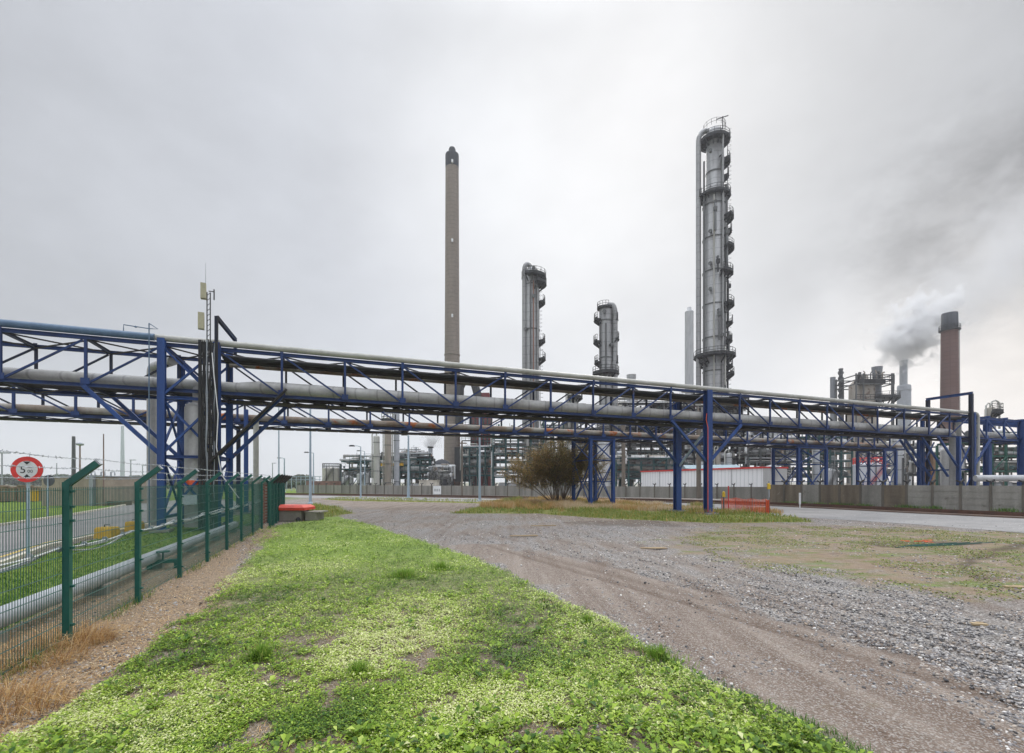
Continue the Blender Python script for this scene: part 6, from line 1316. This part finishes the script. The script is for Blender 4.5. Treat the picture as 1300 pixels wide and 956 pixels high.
# hedges and trees beyond the works
hedm = leafmat('far_foliage', [(0, (0.03, 0.06, 0.035)), (0.6, (0.07, 0.11, 0.05)), (1, (0.12, 0.15, 0.07))], None, 0.2)
def treeline(x0, x1, Y, h_, n, lb, seed):
    rg = np.random.default_rng(seed); a = rg.uniform(x0, x1, n); b_ = Y+rg.uniform(-3, 3, n); hh_ = h_*(0.45+0.9*fbm(a, b_*0, 0.08, seed, 4)); c = rg.random(n)**0.6*hh_
    Vt, Ft, Tt = leaves(a, b_, c, rg.random(n)*2*pi, rg.uniform(-.8, .8, n), np.full(n, Y*0.004+.3), np.full(n, Y*0.003+.25), np.clip(rg.normal(.45, .25, n), 0, 1)); np_mesh('tree_line', Vt, Ft, hedm, Tt, kind='stuff', label=lb, cat='trees')
treeline(-420, -110, 260, 5.5, 26000, 'distant line of dark trees beyond the works yard', 1)
treeline(-130, -60, 150, 2.0, 5000, 'low distant hedge past the brick pillar', 2)
def young_tree(u, Y, h_, lb, seed):
    rs = random.Random(seed); x0 = wx(u, Y); t = thing('young_tree', lb, 'tree', (x0, Y, 0)); m = MB(); m.tube([(x0, Y, 0), (x0+.05, Y, h_*.5), (x0, Y, h_*.85)], 0.12, 6, rs=[.12, .08, .03])
    for k in range(14): a = rs.uniform(0, 2*pi); z0_ = h_*rs.uniform(.3, .8); m.tube([(x0, Y, z0_), (x0+cos(a)*h_*.2, Y+sin(a)*h_*.2, z0_+h_*.14)], 0.03, 4, rs=[.04, .015])
    m.obj('trunk', M('bark', (0.10, 0.075, 0.055)), t); n = 900; rg = np.random.default_rng(seed); ph = rg.random(n)*2*pi; ct = rg.uniform(-1, 1, n); rad = h_*.3*rg.random(n)**.5*(0.7+.6*vnoise(ph*2, ct*3, 1, seed)); st = np.sqrt(1-ct*ct)
    Vt, Ft, Tt = leaves(np.cos(ph)*st*rad, np.sin(ph)*st*rad, h_*.62+ct*rad*1.2, rg.random(n)*2*pi, rg.uniform(-.8, .8, n), np.full(n, .28), np.full(n, .18), np.clip(rg.normal(.5, .25, n), 0, 1)); o = np_mesh('crown', Vt, Ft, hedm, Tt); o.parent = t
young_tree(150, 120, 2.4, 'small round tree beyond the yard road near the ribbed building', 4); young_tree(174, 130, 2.8, 'small round tree beyond the yard road near the grey pipe', 5)

# ---------------------------------------------------------------- steam and haze
def volume_mat(name, dens_socket_fn, color, aniso=0.3):
    m = bpy.data.materials.new(name); m.use_nodes = True; nt = m.node_tree; nt.nodes.clear(); out = nt.nodes.new('ShaderNodeOutputMaterial'); v = nt.nodes.new('ShaderNodeVolumePrincipled'); v.inputs['Color'].default_value = (*color, 1); v.inputs['Anisotropy'].default_value = aniso
    d = dens_socket_fn(nt)
    if isinstance(d, float): v.inputs['Density'].default_value = d
    else: nt.links.new(d, v.inputs['Density'])
    nt.links.new(v.outputs[0], out.inputs['Volume']); return m
def steam(name, label, pts, radii, dens, nscale, thr, edge=0.22, col_=(0.965, 0.967, 0.972)):
    """Closed lumpy hull round a chain of spheres; density falls off from the chain and is torn by noise."""
    pts = [Vector(q) for q in pts]
    def fn(nt):
        g_ = nt.nodes.new('ShaderNodeNewGeometry'); P_ = g_.outputs['Position']
        nv = node(nt, 'ShaderNodeTexNoise'); nv.inputs['Scale'].default_value = nscale; nv.inputs['Detail'].default_value = 7; nv.inputs['Roughness'].default_value = 0.62; nv.inputs['Distortion'].default_value = 0.4; nt.links.new(P_, nv.inputs['Vector'])
        best = None
        for q, r_ in zip(pts, radii):
            dn_ = node(nt, 'ShaderNodeVectorMath', operation='DISTANCE'); nt.links.new(P_, dn_.inputs[0]); dn_.inputs[1].default_value = q
            f_ = math_(nt, 'SUBTRACT', 1.0, math_(nt, 'DIVIDE', dn_.outputs['Value'], r_)); best = f_ if best is None else math_(nt, 'SMOOTH_MAX', best, f_)
        val_ = math_(nt, 'ADD', best, math_(nt, 'MULTIPLY', math_(nt, 'SUBTRACT', nv.outputs['Fac'], thr), 4.2))
        mr = node(nt, 'ShaderNodeMapRange'); nt.links.new(val_, mr.inputs[0]); mr.inputs[1].default_value = 0.0; mr.inputs[2].default_value = edge; mr.inputs[3].default_value = 0; mr.inputs[4].default_value = dens
        return mr.outputs[0]
    mt = volume_mat(name+'_volume', fn, col_, 0.0)
    import bmesh
    bm = bmesh.new()
    lo = Vector([min(q[i]-r_*1.25 for q, r_ in zip(pts, radii)) for i in range(3)]); hi = Vector([max(q[i]+r_*1.25 for q, r_ in zip(pts, radii)) for i in range(3)]); bmesh.ops.create_cube(bm, size=1.0)
    for v in bm.verts: v.co = Vector([lo[i]+(v.co[i]+.5)*(hi[i]-lo[i]) for i in range(3)])
    me = bpy.data.meshes.new(name); bm.to_mesh(me); bm.free(); me.materials.append(mt); o = bpy.data.objects.new(name, me); COL.objects.link(o); OFF[o.name] = (0, 0, 0); return tag(o, label, 'steam', kind='stuff')
SY = 150
pl = [W(1147, 450, SY), W(1138, 433, SY), W(1153, 430, SY), W(1165, 418, SY), W(1180, 404, SY+2)]
steam('steam_plume', 'white and grey steam billowing from the slim grey stack', pl, [2.8, 7.2, 9.0, 9.0, 9.0], 0.6, 0.21, 0.56, edge=0.5, col_=(0.89, 0.893, 0.90))
pl2 = [W(1183, 392, SY+6), W(1205, 380, SY+10), W(1240, 355, SY+14), W(1285, 325, SY+18), W(1340, 300, SY+22)]
steam('drifting_steam', 'thin grey steam drifting away above the brown chimney', pl2, [10, 14, 19, 24, 28], 0.045, 0.07, 0.53, edge=1.2, col_=(0.80, 0.805, 0.82))
steam('steam_wisp', 'small steam wisp over the short grey stack', [W(547, 561, 108), W(549, 556, 108)], [1.2, 2.0], 1.0, 0.8, 0.52)
hz_m = volume_mat('haze_air', lambda nt: 0.0004, (0.93, 0.95, 1.0), 0.2)
m = MB(); m.box((0, 600, 60), (2600, 1500, 122)); o = m.obj('haze', hz_m, kind='stuff', label='thin pale mist over the whole works', cat='haze')
